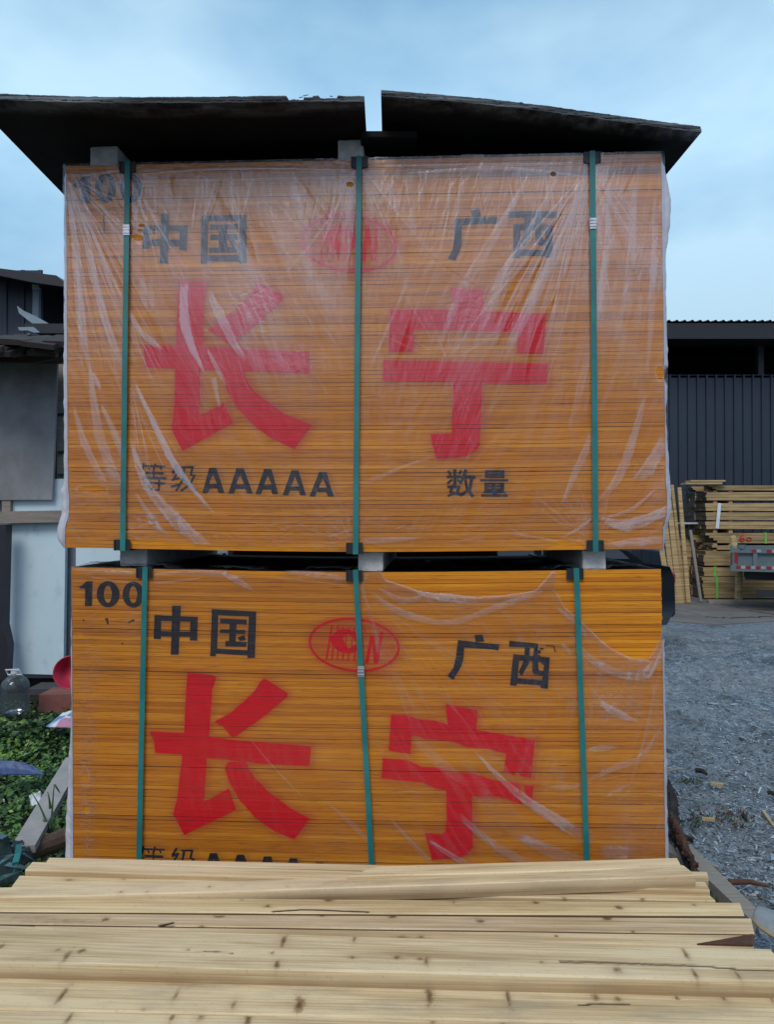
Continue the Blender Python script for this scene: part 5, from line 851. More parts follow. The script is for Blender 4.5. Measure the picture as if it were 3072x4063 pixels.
# lumber bundles
def lumber_mat(i):
    m = NT('stacked_lumber'); v = m.coord((1.2, 5, 28)); a = m.noise(v, 1, 5, .6); b = m.noise(m.coord((2, 2, 3)), 2, 3, .6)
    t = (.85, 1.0, .92, 1.05)[i % 4]; c = m.ramp(a, [(.3, (.16 * t, .11 * t, .055 * t)), (.5, (.38 * t, .275 * t, .135 * t)), (.7, (.52 * t, .39 * t, .205 * t))]); c = m.mix(m.ramp(b, [(.55, 0), (.8, .3)]), c, (.2, .15, .1)); m.pbsdf(c, .8, 0, m.bump(a, .4, .006), .2); return m.mat
LM = [lumber_mat(i) for i in range(4)]; M_END = simple('dark_plank_ends', (.07, .055, .04), .9, var=.5, scale=30)
Zl = lambda x, y: (2560 + x / 3.2656, 1880 + y / 3.2656)
LD = 13.4
def lumber(x0, y0, x1, y1, rows, depth, label, i, D=LD, jag=.05, strapx=None, smat=None):
    a, b = at_d(*Zl(x0, y0), D), at_d(*Zl(x1, y1), D); zt, zb = a.z, b.z; r = random.Random(i * 5 + 1); root = empty('lumber_bundle', (a.x, D, zb)); h = (zt - zb) / rows; W_ = b.x - a.x; mb = MB()
    for k in range(rows):
        j = r.uniform(0, jag); nd = 4
        for q in range(nd):
            j = r.uniform(0, jag); mb.box((W_ / 2 + j / 2, depth * (q + .5) / nd, h * (k + .5)), (W_ - j, depth / nd - .006, h - .004)); mb.m[-6] = 1
    mb.build('planks', [LM[i % 4], M_END], root)
    if strapx: 
        p = at_d(*Zl(strapx, y0), D).x - a.x; mb = MB(); mb.box((p, -.006, (zt - zb) / 2), (.035, .006, zt - zb + .01)); mb.box((p, depth / 2, zt - zb + .004), (.035, depth, .004)); mb.build('strap', smat, root)
    tag(root, label, 'lumber bundle', 'lumber bundles stacked by the warehouse'); return root
M_GRN = simple('bright_green_string', (.12, .55, .08), .5); M_WST = simple('white_strap', (.6, .7, .8), .5)
XR = 2700
lumber(740, 1335, XR, 1612, 6, 1.0, 'lowest lumber bundle, standing on the apron behind the truck', 0, strapx=935, smat=M_GRN); lumber(742, 1212, XR, 1328, 2, 1.0, 'thin lumber bundle second from the ground, tied with green string', 1, strapx=905, smat=M_GRN); lumber(755, 1000, XR, 1190, 4, 1.0, 'reddish lumber bundle level with the top of the truck bed', 2)
lumber(790, 928, XR, 985, 2, .9, 'thin loose lumber layer just below the bundle with the red number', 1, jag=.25); b6 = lumber(730, 765, XR, 898, 4, .9, 'lumber bundle with the red number 60 painted on it', 0, jag=.35, strapx=1565, smat=M_GRN)
lumber(770, 618, XR, 716, 2, .9, 'plank bundle just above the one with the red number', 1); lumber(770, 498, XR, 600, 2, .9, 'plank bundle third from the top of the stack', 0); lumber(775, 380, XR, 480, 2, .9, 'plank bundle with a white strap hanging down its front', 3)
lumber(775, 235, XR, 345, 3, .9, 'plank bundle second from the top of the stack', 1); lumber(740, 150, XR, 215, 3, .9, 'topmost plank bundle of the stack', 0, jag=.3)
for (x0, y0, x1, y1) in ((590, 85, 1040, 100), (530, 112, 1000, 136)): slabp = [at_d(*Zl(x0, y0), LD - .1), at_d(*Zl(x1, y1), LD - .1)]; mb = MB(); a, b = slabp; mb.box((0, 0, 0), (b.x - a.x, .25, max(.03, abs(a.z - b.z)))); o = mb.build('loose_plank', LM[1]); o.location = ((a.x + b.x) / 2, LD, (a.z + b.z) / 2); tag(o, 'loose plank jutting left on top of the lumber stack' if y0 > 100 else 'topmost loose plank on the lumber stack', 'plank')
GN = ['topmost gap of the lumber stack', 'gap second from the top of the lumber stack', 'gap third from the top, crossed by the white strap', 'gap below the planks crossed by the white strap', 'gap just above the bundle with the red number', 'gap just under the bundle with the red number', 'gap above the reddish bundle', 'gap under the reddish bundle', 'gap at the foot of the lumber stack']
for gi, (y0, y1) in enumerate(sorted(((898, 928), (716, 765), (600, 618), (480, 498), (345, 380), (215, 235), (985, 1000), (1190, 1212), (1612, 1640)))):
    for xi, x in enumerate((900, 1100)):
        a, b = at_d(*Zl(x, y0), LD), at_d(*Zl(x + 50, y1), LD); mb = MB(); mb.box((0, .42, 0), (b.x - a.x, .8, a.z - b.z)); o = mb.build('spacer_batten', LM[2]); o.location = ((a.x + b.x) / 2, LD + .01, (a.z + b.z) / 2); tag(o, ('left' if xi == 0 else 'right') + ' spacer batten in the ' + GN[gi], 'batten', 'spacer battens in the lumber stack')
# the painted 60
M_RN = simple('red_crayon_number', (.5, .03, .03), .7); mb = MB()
def crayon(pts, w=.022):
    P = [at_d(*Zl(*q), LD - .004) - b6.location for q in pts]
    mb.tube(P, w / 2, 6)
crayon([(1270, 785), (1240, 820), (1232, 855), (1250, 875), (1280, 868), (1290, 845), (1272, 832), (1245, 845)]); crayon([(1330, 825), (1318, 850), (1335, 868), (1370, 862), (1382, 838), (1362, 824), (1332, 828)]); mb.build('painted_number', M_RN, b6)
# hanging white strap
a, b = at_d(*Zl(972, 380), LD - .03), at_d(*Zl(940, 708), LD - .03); mb = MB(); mb.bar((0, 0, 0), b - a, .06, .006, Vector((0, 1, 0))); o = mb.build('loose_strap', M_WST); o.location = a; tag(o, 'white strap dangling over the front of the lumber stack', 'strap')
# dark sheet and small pile left of the stack
a = at_d(*Zl(520, 640), LD + .5); mb = MB(); mb.box((0, 0, 0), (1.0, .5, .03)); o = mb.build('white_shelf_board', M_WHITE); o.location = (a.x + .4, LD + .6, a.z); tag(o, 'thin white board edge left of the lumber stack', 'board')
mb = MB(); 
for k in range(9): mb.box((random.uniform(-.02, .02), 0, .06 + k * .12), (.6, .8, .112))
o = mb.build('short_timber_pile', LM[2]); a = at_d(*Zl(600, 1300), LD + .9); o.location = (a.x, LD + 1.0, 0); tag(o, 'short dark timber pile in the shadow behind the leaning boards', 'timber pile')
# leaning boards
def lean(t0, t1, b0, b1, yt, yb, label, mat, D1=13.15, D0=12.8):
    pts = [at_d(*Zl(t0, yt), D1), at_d(*Zl(t1, yt), D1), at_d(*Zl(b1, yb), D0), at_d(*Zl(b0, yb), D0)]; cen = pts[3].copy(); mb = MB(); mb.prism([p - cen for p in pts], (0, .035, 0)); o = mb.build('leaning_board', mat); o.location = cen; tag(o, label, 'board', 'boards leaning beside the lumber stack')
lean(150, 215, 300, 358, 700, 1678, 'leftmost leaning board, half hidden by the bundles', LM[1], 13.1, 12.79); lean(225, 290, 362, 420, 560, 1682, 'second leaning board from the left', LM[2], 13.13, 12.78); lean(285, 345, 420, 505, 330, 1674, 'third leaning board from the left', LM[1], 13.18, 12.8); lean(340, 376, 500, 540, 143, 1668, 'tallest leaning board, fourth from the left', LM[2], 13.22, 12.83); lean(430, 475, 545, 597, 175, 1668, 'bright narrow leaning board with clear space on both sides', LM[3], 13.1, 12.75); lean(578, 612, 716, 748, 728, 1650, 'short grey leaning board nearest the lumber stack', M_TIMBER, 13.0, 12.85)
# truck
M_TRK = simple('grey_green_truck_paint', (.115, .165, .18), .5, .1, var=.3, scale=4); M_RRED = simple('red_reflector', (.25, .015, .02), .35); M_RWH = simple('white_reflector', (.3, .33, .33), .35); M_TYRE = simple('black_rubber', (.015, .015, .016), .8); M_GLASS = NT('dark_glass'); M_GLASS.pbsdf((.02, .03, .04), .08, 0); M_GLASS = M_GLASS.mat
TD = 11.7; tx0 = at_d(*Zl(1130, 1000), TD).x; tz1 = at_d(*Zl(1200, 968), TD).z; tz0 = at_d(*Zl(1200, 1262), TD).z; tr = empty('truck', (tx0, TD, 0), -.42); hb = tz1 - tz0
mb = MB(); mb.box((1.7, .03, tz0 + hb / 2), (3.4, .05, hb)); mb.box((1.7, 1.5, tz0 + hb / 2), (3.4, .05, hb)); mb.box((.03, .76, tz0 + hb / 2), (.06, 1.42, hb)); mb.box((3.37, .76, tz0 + hb / 2), (.06, 1.42, hb)); mb.box((1.7, .76, tz0 + .03), (3.28, 1.4, .05))
mb.box((1.7, -.02, tz1 - .03), (3.44, .06, .07)); mb.box((1.7, -.02, tz0 + .05), (3.44, .06, .09))
for q in (.04, .33, .82, 1.62, 2.4, 3.36): mb.box((q, -.02, tz0 + hb / 2), (.06, .05, hb - .14))
mb.build('bed', M_TRK, tr)
for i, (x, z) in enumerate([(x, tz1 - .03) for x in (.31, .52, .95)] + [(x, tz0 + .07) for x in (.09, .23, .37, .52, .68, .85)]): mb = MB(); mb.box((x, -.054, z), (.06, .008, .045), bev=.001); mb.build('reflector', M_RRED, tr); mb = MB(); mb.box((x + .07, -.054, z), (.06, .008, .045)); mb.build('reflector', M_RWH, tr)
mb = MB(); mb.box((.06, -.04, tz0 + hb * .62), (.05, .03, .16)); mb.build('reflector', M_RRED, tr); mb = MB(); mb.tube([(.14, 0, tz1), (.14, 0, tz1 + .06)], .07, 10); mb.build('corner_cap', M_TRK, tr)
mb = MB(); mb.box((2.6, .5, tz0 - .10), (4.8, .09, .12)); mb.box((2.6, 1.1, tz0 - .10), (4.8, .09, .12)); mb.box((1.3, .1, .30), (1.9, .05, .10)); mb.box((1.3, .35, .42), (.12, .5, .2)); mb.build('chassis', M_STEEL, tr)
mb = MB(); mb.box((.95, .05, tz0 - .16), (.42, .03, .20), bev=.01); mb.build('mudflap', simple('blue_plastic', (.10, .20, .30), .5), tr)
for x in (2.0, 4.6):
    for y in (.12, 1.4):
        mb = MB(); R = Matrix.Rotation(math.pi / 2, 3, 'X'); mb.lathe([(.2, -.1), (.33, -.11), (.37, -.08), (.37, .08), (.33, .11), (.2, .1)], 28, (x, y, .37), R); w_ = mb.build('wheel', M_TYRE, tr, True); mb = MB(); mb.lathe([(.0, -.06), (.2, -.07), (.205, .07), (0, .06)], 20, (x, y, .37), R); mb.build('rim', M_STEEL, w_)
mb = MB(); mb.box((4.35, .76, 1.15), (1.5, 1.55, 1.2), bev=.12); mb.build('cab', M_TRK, tr); mb = MB(); mb.box((4.5, .76, 1.45), (1.25, 1.58, .42), bev=.05); mb.build('cab_window', M_GLASS, tr)
tag(tr, 'small grey-green dump truck with red and white reflectors, parked by the lumber', 'truck')
slab('ground_plank', [(810, 1625), (1672, 1640), (1672, 1668), (830, 1650)], .05, .05, M_TIMBER, 'long pale beam on the ground at the foot of the lumber stack', 'plank', R=Zl)
p_ = at_d(*Zl(1230, 1450), 12.9); mb = MB(); mb.tube([(0, 0, -.55), (.02, 0, .1), (-.06, .1, .62)], [.07, .06, .06], 8); o = mb.build('log_post', LM[3]); o.location = (p_.x, 12.95, .55); tag(o, 'short peeled log leaning under the truck bed', 'log')
# car behind the bundles
CD = 8.3; car = empty('parked_car', (3.24, CD, 0)); M_CAR = simple('black_car_paint', (.012, .016, .022), .2, .1, var=.1)
prof = [(-.02, .42), (.0, .55), (-.01, .80), (-.06, .93), (-.36, .98), (-.56, 1.16), (-.78, 1.34), (-1.05, 1.42), (-1.6, 1.45), (-2.2, 1.40), (-2.6, 1.22), (-2.95, 1.02), (-3.6, .92), (-4.05, .80), (-4.2, .62), (-4.22, .35), (-3.98, .26), (-3.9, .30), (-.55, .26), (-.1, .28)]
mb = MB(); secs = []
for s_, ins in ((0.0, .10), (.08, .02), (.35, 0), (.65, 0), (.92, .02), (1.0, .10)):
    secs.append([Vector((x * (1 - ins * .25) - .04 * ins * 10 * .1, 1.72 * s_ + (0), z - (ins * .35 if z > 1.0 else 0))) for x, z in prof])
# taper the glasshouse inward
for k, sc in enumerate(secs):
    for v in sc:
        if v.z > .98: v.y += (.5 - k / 5) * .30 * min(1, (v.z - .98) / .4)
n = len(prof); vs = [v for sc in secs for v in sc]; fs = [(k * n + i, k * n + (i + 1) % n, (k + 1) * n + (i + 1) % n, (k + 1) * n + i) for k in range(5) for i in range(n)]; t = tessellate_polygon([[Vector((x, z, 0)) for x, z in prof]])
fs += [tuple(q) for q in t] + [tuple(i + 5 * n for i in q) for q in t]; mb.add(vs, fs); body = mb.build('body', M_CAR, car, True)
mb = MB(); mb.prism([(-.60, .035, 1.10), (-.85, .06, 1.30), (-1.5, .075, 1.35), (-1.5, .03, 1.02), (-.52, .0, 1.02)], (0, -.012, 0)); mb.build('side_window', M_GLASS, car); mb = MB(); mb.prism([(-1.58, .03, 1.02), (-1.58, .075, 1.35), (-2.15, .065, 1.31), (-2.6, .0, 1.03)], (0, -.012, 0)); mb.build('side_window', M_GLASS, car)
gl = NT('rear_glass'); gl.pbsdf((.10, .20, .30), .12, .0); mb = MB(); mb.add([(-.35, .22, 1.0), (-.35, 1.5, 1.0), (-.78, 1.36, 1.352), (-.78, .36, 1.352)], [(0, 1, 2, 3)]); mb.add([(-.33, .20, .985), (-.33, 1.52, .985), (-.35, 1.5, 1.003), (-.35, .22, 1.003)], [(0, 1, 2, 3)]); mb.build('rear_window', gl.mat, car)
for y in (.02, 1.55): mb = MB(); mb.box((-.07, y + .08, .80), (.16, .18, .13), bev=.02); mb.build('tail_light', M_RRED, car)
mb = MB(); mb.box((.0, .86, .45), (.1, 1.5, .2), bev=.03); mb.build('bumper', M_CAR, car)
for x in (-.75, -3.35):
    for y in (.03, 1.62): mb = MB(); R = Matrix.Rotation(math.pi / 2, 3, 'X'); mb.lathe([(.19, -.09), (.29, -.1), (.32, -.07), (.32, .07), (.29, .1), (.19, .09)], 28, (x, y, .32), R); w_ = mb.build('wheel', M_TYRE, car, True); mb = MB(); mb.lathe([(0, -.07), (.19, -.08), (.19, .08), (0, .07)], 20, (x, y, .32), R); mb.build('rim', M_SEAL, w_)
tag(car, 'black car parked behind the bundles, only its rear end showing', 'car')
# ============================================================ left: tall shed, shack, junk, weeds
Za = lambda x, y: (x / 5.529, 1040 + y / 5.529); SD = 11.0
sh_ = empty('tall_shed', (xf(0, SD), SD, 0)); o3 = sh_.location
pa = lambda x, y, D=SD: at_d(*Za(x, y), D) - o3
mb = MB(); corr(mb, -2.5, pa(735, 800).x + .3, 1.5, pa(0, 180).z, 0, .26, .02); mb.build('wall_panel', M_CORR, sh_)
mb = MB(); L = [pa(-900, 60, SD - .6), pa(0, 138, SD - .6), pa(1225, 290, SD - .6), pa(1310, 372, SD - .6), pa(1390, 430, SD - .6), pa(1900, 500, SD - .6)]; Lb = [pa(-900, 290, SD - .6), pa(0, 300, SD - .6), pa(700, 440, SD - .6), pa(1250, 520, SD - .6), pa(1390, 540, SD - .6), pa(1900, 640, SD - .6)]
mb.prism(L + Lb[::-1], (0, .12, 0)); mb.add([p for p in L] + [p + Vector((0, 5, .3)) for p in L], [(i, i + 1, i + 7, i + 6) for i in range(5)]); mb.build('roof', M_ROOF, sh_)
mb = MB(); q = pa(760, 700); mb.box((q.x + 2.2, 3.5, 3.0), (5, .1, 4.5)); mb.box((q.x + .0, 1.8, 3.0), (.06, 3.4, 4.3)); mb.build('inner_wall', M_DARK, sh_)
mb = MB(); a, b = pa(810, 560, SD - .05), pa(800, 1250, SD - .05); mb.bar(a, b, .09, .09, Vector((0, 1, 0))); mb.build('post', simple('pale_blue_grey_paint', (.25, .33, .38), .6), sh_); mb = MB(); a, b = pa(790, 490, SD - .1), pa(1250, 555, SD - .1); mb.bar(a, b, .06, .08); mb.build('beam', M_STEEL, sh_)
mb = MB(); a, b = pa(750, 515, SD - .12), pa(810, 560, SD - .12); mb.box((a + b) / 2, (.1, .03, .08)); mb.build('lamp_box', M_WHITE, sh_)
mb = MB(); a, b = pa(1145, 1180, SD + 3.3), pa(1240, 1345, SD + 3.3); mb.box((a + b) / 2, (b.x - a.x, .04, a.z - b.z)); mb.build('window', simple('daylit_pane', (.75, .82, .85), .4), sh_)
tag(sh_, 'tall dark corrugated metal shed with an open bay at the upper left', 'shed')
def panel(name, pts, D, th, mat, label, cat, R=Za):
    P = [at_d(*R(*q), D) for q in pts]; cen = sum(P, Vector()) / len(P); mb = MB(); mb.prism([p - cen for p in P], (0, th, 0)); o = mb.build(name, mat); o.location = cen; tag(o, label, cat); return o
M_GAL = simple('galvanised_sheet', (.22, .29, .33), .4, .2)
g_ = panel('sheet_metal_gutter', [(365, 960), (500, 1060), (760, 1180), (1060, 1345), (700, 1345), (410, 1120)], 9.0, .02, M_GAL, 'bent grey metal sheet sticking up in front of the shed', 'metal sheet')
panel('roof_ledge', [(530, 1350), (1400, 1350), (1400, 1560), (870, 1560), (760, 1450), (530, 1420)], 8.8, .5, M_ROOF, 'dark lean-to roof edge in front of the open shed bay', 'roof'); panel('sheet_metal_gutter', [(385, 1428), (720, 1420), (870, 1545), (740, 1545), (610, 1500), (420, 1500)], 8.7, .03, M_GAL, 'pale grey gutter end under the lean-to roof', 'gutter')
panel('prop_post', [(600, 1560), (632, 1560), (640, 1740), (600, 1740)], 8.6, .05, M_GAL, 'thin pale post under the gutter end', 'post')
# shack wall pieces
KD = 6.1; shk = empty('shack', (xf(0, KD), KD, 0)); o4 = shk.location; Zs = lambda x, y: (x, y); k4 = lambda x, y, D=KD: at_d(x, y, D) - o4
def kp(name, pts, D, th, mat, label=None):
    mb = MB(); mb.prism([k4(x, y, D) for x, y in pts], (0, th, 0)); o = mb.build(name, mat, shk); 
    if label: o['label'] = label
    return o
def stained(name, c1, c2, sc=1.2):
    m = NT(name); v = m.coord((1, 1, .7)); a = m.noise(v, sc, 6, .65); b = m.noise(v, 9, 4, .6); c = m.mix(m.ramp(b, [(.55, 0), (.8, .5)]), m.ramp(a, [(.35, c1), (.65, c2)]), tuple(x * .6 for x in c1)); s2 = m.noise(v, 9, 2, .5); c = m.mix(m.ramp(s2, [(.74, 0), (.77, .5)]), c, (.4, .42, .42)); m.pbsdf(c, .8, 0, m.bump(b, .2, .004), .3); return m.mat
M_GPLY = stained('stained_grey_plywood', (.17, .175, .18), (.33, .36, .38)); M_WPAN = stained('pale_blue_insulated_panel', (.48, .64, .70), (.58, .74, .80), .8); M_WPAN2 = simple('grey_door_trim', (.22, .26, .30), .6)
kp('wall_board', [(-500, 1925), (900, 1925), (900, 2690), (-500, 2690)], KD + .12, .05, M_WPAN2); kp('white_panel', [(40, 1900), (262, 1900), (250, 2678), (28, 2672)], KD + .02, .05, M_WPAN, 'pale blue-white lower panel'); kp('white_panel', [(300, 1900), (700, 1900), (700, 2678), (300, 2672)], KD + .02, .05, M_WPAN)
kp('wall_board', [(225, 1430), (700, 1430), (700, 1925), (225, 1925)], KD + .10, .05, M_TIMBER, 'weathered board strip')
for yy in (1640, 1790, 1880): kp('batten', [(228, yy), (262, yy - 3), (262, yy + 6), (228, yy + 9)], KD + .06, .03, M_STEEL)
kp('grey_sheet', [(-400, 1425), (226, 1428), (214, 1800), (205, 1983), (-400, 1985)], KD - .03, .03, M_GPLY, 'stained grey plywood sheet')
kp('crossbeam', [(-400, 2036), (252, 2025), (252, 2072), (-400, 2084)], KD - .06, .06, M_TIMBER, 'grey wooden crossbeam'); kp('pillar', [(-30, 2084), (22, 2082), (12, 2480), (30, 2560), (22, 2700), (-30, 2700)], KD - .2, .1, M_STEEL, 'dark post at the left edge'); kp('pillar', [(6, 1985), (40, 1985), (40, 2030), (6, 2030)], KD - .02, .05, M_TIMBER)
kp('recess_shade', [(-500, 2690), (900, 2690), (900, 2790), (-500, 2790)], KD + .15, .1, M_DARK)  # near-black strip standing in for the shaded recess under the panels
# eave of rough dark tiles
mb = MB(); r = random.Random(4)
for i in range(46):
    x, y = r.uniform(-120, 270), 0; D = KD - r.uniform(.25, .75); row = i % 4; p = k4(x, 1352 + row * 14 + r.uniform(-6, 6), D); mb.box(p, (r.uniform(.12, .3), .24, r.uniform(.02, .045)), Matrix.Rotation(r.uniform(-.25, .25), 3, 'Y') @ Matrix.Rotation(.35 + r.uniform(-.1, .1), 3, 'X'), 0 if r.random() < .9 else 1)
mb.box(k4(100, 1415, KD - .3), (2.2, .6, .05), Matrix.Rotation(.1, 3, 'X'), 0); mb.build('tiled_eave', [simple('old_dark_tiles', (.035, .03, .027), .9, var=.5, scale=12, bump=.8), simple('worn_brown_board', (.10, .085, .075), .9, var=.5)], shk)
kp('eave_board', [(-300, 1400), (120, 1402), (255, 1388), (255, 1412), (130, 1440), (100, 1440), (-300, 1428)], KD - .5, .03, simple('brown_eave_board', (.075, .055, .045), .9, var=.4)); tag(shk, 'patched shack of grey plywood and pale panels under a rough dark eave', 'shack')
M_RBRK = simple('dull_red_brick', (.22, .085, .07), .9, var=.4, scale=10, bump=.4)
Zb = lambda x, y: (x / 4.81, 2500 + y / 4.81)
panel('brick_block', [(735, 1235), (1900, 1215), (1900, 1620), (1050, 1640), (900, 1700), (735, 1650)], 5.65, .25, M_RBRK, 'dull red brick block at the foot of the shack wall', 'brick block', Zb)
panel('stone_ledge', [(500, 1130), (1900, 1110), (1900, 1235), (500, 1240)], 5.85, .25, simple('dark_stone', (.05, .055, .06), .9), 'dark stone ledge under the pale panel', 'ledge', Zb)
# water bottle
bp_ = at_d(*Zb(280, 1560), 5.45); bt = empty('water_bottle', (bp_.x, bp_.y, max(0, bp_.z - .0))); zs_ = .0; u = 5.45 / 2934 / 4.81 * 1.0
m = NT('clear_plastic'); tr_ = m.n('ShaderNodeBsdfTransparent'); tr_.inputs[0].default_value = (.84, .90, .93, 1); g_ = m.n('ShaderNodeBsdfGlossy'); g_.inputs['Roughness'].default_value = .1; df = m.n('ShaderNodeBsdfDiffuse'); df.inputs[0].default_value = (.3, .38, .42, 1); fr = m.n('ShaderNodeFresnel'); a1 = m.n('ShaderNodeMixShader'); m.l(fr.outputs[0], a1.inputs[0]); m.l(tr_.outputs[0], a1.inputs[1]); m.l(g_.outputs[0], a1.inputs[2]); a2 = m.n('ShaderNodeMixShader'); a2.inputs[0].default_value = .09; m.l(a1.outputs[0], a2.inputs[1]); m.l(df.outputs[0], a2.inputs[2]); m.l(a2.outputs[0], m.out.inputs[0])
rb = 255 * u; hh = 720 * u; prof = [(0, 0), (rb * .95, 0), (rb, .01)] + [(rb * (1 - .035 * (k % 2)), hh * (.04 + .055 * k)) for k in range(11)] + [(rb, hh * .68), (rb * .9, hh * .8), (rb * .6, hh * .92), (rb * .3, hh * .98), (rb * .28, hh * 1.03)]
mb = MB(); mb.lathe(prof, 32); mb.build('body', m.mat, bt, True); mb = MB(); mb.lathe([(0, hh * 1.09), (rb * .3, hh * 1.09), (rb * .3, hh * 1.02), (0, hh * 1.02)], 20); mb.build('cap', M_WHITE, bt)
mb = MB(); w_ = rb * .55; mb.tube([(-w_, 0, hh * 1.0), (-w_ * 1.1, -.02, hh * 1.12), (w_ * .8, -.03, hh * 1.14), (w_ * 1.1, -.02, hh * 1.0), (-w_ * .9, -.01, hh * .985)], .006, 8); mb.build('handle', M_WHITE, bt); tag(bt, 'large clear plastic water bottle with a white cap and handle by the shack wall', 'bottle')
# red basin
c_ = at_d(*Zb(1390, 800), 5.4); R = Matrix.Rotation(math.radians(80), 3, 'X') @ Matrix.Rotation(.2, 3, 'Y'); rr_ = 300 * 5.4 / 2934 / 4.81; mb = MB(); mb.lathe([(0, 0), (rr_ * .66, 0), (rr_ * .72, .012), (rr_ * .97, .085), (rr_ * 1.04, .088), (rr_ * 1.03, .096), (rr_ * .95, .09), (rr_ * .68, .012), (0, .008)], 40, (0, 0, 0), R); o = mb.build('red_basin', simple('red_plastic', (.42, .012, .05), .4), None, True); o.location = c_; tag(o, 'red plastic basin propped on edge beside the lower bundle', 'basin')
# woven bag
m = NT('striped_woven_bag'); v = m.coord((1, 1, 1)); ck = m.n('ShaderNodeTexChecker'); ck.inputs['Scale'].default_value = 9; m.l(m.coord((1, 1, 0), rot=(0, 0, .5)), ck.inputs['Vector']); ck.inputs[1].default_value = (.62, .66, .70, 1); ck.inputs[2].default_value = (.10, .25, .45, 1); ck2 = m.n('ShaderNodeTexChecker'); ck2.inputs['Scale'].default_value = 4.5; m.l(m.coord((1, 1, 0), rot=(0, 0, .5)), ck2.inputs['Vector']); ck2.inputs[1].default_value = (0, 0, 0, 1); ck2.inputs[2].default_value = (1, 1, 1, 1)
n_ = m.noise(v, 6, 2, .5); c = m.mix(m.ramp(n_, [(.48, 0), (.56, 1)]), ck.outputs[0], (.6, .62, .66)); c = m.mix(m.math('MULTIPLY', ck2.outputs['Fac'], m.ramp(m.noise(v, 4, 1), [(.5, 0), (.55, .8)])), c, (.38, .10, .22)); m.pbsdf(c, .6)
def cloth(name, quad, z, amp, mat, label, cat, R, seed, n=(40, 24), sc=9, th=.003):
    P = [at_z(*R(*q), zz) for q, zz in zip(quad, z)]; cen = sum(P, Vector()) / 4; U, V_ = np.meshgrid(np.linspace(0, 1, n[0]), np.linspace(0, 1, n[1])); Q = sum(np.array(p - cen)[None, None] * w[..., None] for p, w in zip(P, ((1 - U) * V_, U * V_, U * (1 - V_), (1 - U) * (1 - V_)))); e = np.minimum(np.minimum(U, 1 - U), np.minimum(V_, 1 - V_)) * 4
    Q[..., 2] += amp * fbm(Q[..., 0] * sc, Q[..., 1] * sc, 4, seed) * np.clip(e + .3, 0, 1); Q[..., 1] += .02 * (fbm(U * 8, V_ * 2, 2, seed) - .5); idx = np.arange(U.size).reshape(U.shape); o = mesh_obj(name, Q.reshape(-1, 3), np.stack([idx[:-1, :-1], idx[:-1, 1:], idx[1:, 1:], idx[1:, :-1]], -1).reshape(-1, 4).tolist(), mat, None, None, True); o.location = cen; s_ = o.modifiers.new('t', 'SOLIDIFY'); s_.thickness = th; tag(o, label, cat); return o
cloth('woven_bag', [(1180, 1640), (1500, 1540), (1500, 1900), (865, 1880)], (.16, .2, .14, .12), .06, m.mat, 'white, blue and red woven bag crumpled on the weeds', 'bag', Zb, 3)
Zc = lambda x, y: (x / 3.5687, 2940 + y / 3.5687)
cloth('blue_tarp', [(-300, 350), (470, 375), (640, 500), (-300, 520)], (.20, .2, .16, .16), .05, simple('dusty_blue_tarp', (.055, .10, .24), .5, var=.4), 'dusty blue tarp half covered by weeds', 'tarp', Zc, 5); cloth('paper_litter', [(400, 790), (610, 800), (600, 930), (430, 935)], (.14,) * 4, .06, M_WHITE, 'crumpled white litter beside the grey batten', 'litter', Zc, 7, sc=25)
cloth('paper_litter', [(40, 1850 - 1000), (60, 1850 - 1000), (60, 880), (40, 880)], (.1,) * 4, .02, M_WHITE, 'tiny pale scrap in the weeds', 'litter', Zc, 9, (6, 6))
cloth('green_netting', [(-300, 1390), (150, 1430), (330, 2060), (-300, 2150)], (.26, .24, .22, .22), .12, simple('dark_green_netting', (.004, .02, .021), .9, var=.6), 'heap of dark green netting left of the pale boards', 'netting', Zc, 11, (60, 50), 7)
cloth('black_bag', [(60, 1500), (330, 1560), (490, 1700), (270, 1900)], (.22, .22, .22, .22), .10, simple('black_plastic_sheet', (.006, .014, .018), .35, var=.3), 'black plastic sheet tangled with green straps', 'plastic sheet', Zc, 13, (40, 40), 10)
def batten(a, b, w, th, z0, z1, mat, label, R=Zc, name='wooden_batten', cat='batten'):
    p, q = at_z(*R(*a), z0), at_z(*R(*b), z1); cen = p.lerp(q, .5); mb = MB(); mb.bar(p - cen, q - cen, w, th); o = mb.build(name, mat); o.location = cen; tag(o, label, cat); return o
batten((1060, 270), (320, 1540), .085, .03, .30, .24, simple('pale_grey_batten', (.33, .32, .31), .8, var=.25, scale=8, bump=.3), 'pale grey batten slanting through the weeds')
p, q = at_z(*Zc(330, 1640), .2), at_z(*Zc(960, 1360), .2); cen = p.lerp(q, .5); mb = MB(); mb.tube([p - cen, (p - cen) * .3 + Vector((0, 0, .01)), q - cen], [.028, .034, .04], 10); o = mb.build('fallen_branch', simple('brown_branch', (.10, .065, .045), .9, var=.5, scale=20, bump=.8)); o.location = cen; tag(o, 'brown branch lying in front of the pale grey batten', 'branch')
def ribbon(pts, w, label, R=Zc, mat=M_STRAP):
    P = [at_z(*R(x, y), z) for x, y, z in pts]; cen = sum(P, Vector()) / len(P); mb = MB(); n = len(P); vs = []
    for i, p in enumerate(P): d = (P[min(i + 1, n - 1)] - P[max(i - 1, 0)]).normalized(); s_ = d.cross(Vector((0, -.3, 1))).normalized() * w / 2; vs += [p - cen - s_, p - cen + s_]
    mb.add(vs, [(2 * i, 2 * i + 2, 2 * i + 3, 2 * i + 1) for i in range(n - 1)]); o = mb.build('strap_offcut', mat); o.location = cen; s_ = o.modifiers.new('t', 'SOLIDIFY'); s_.thickness = .0012; tag(o, label, 'strap', 'discarded green straps at the lower left')
M_STG = simple('dull_grey_green_strap', (.06, .13, .14), .5)
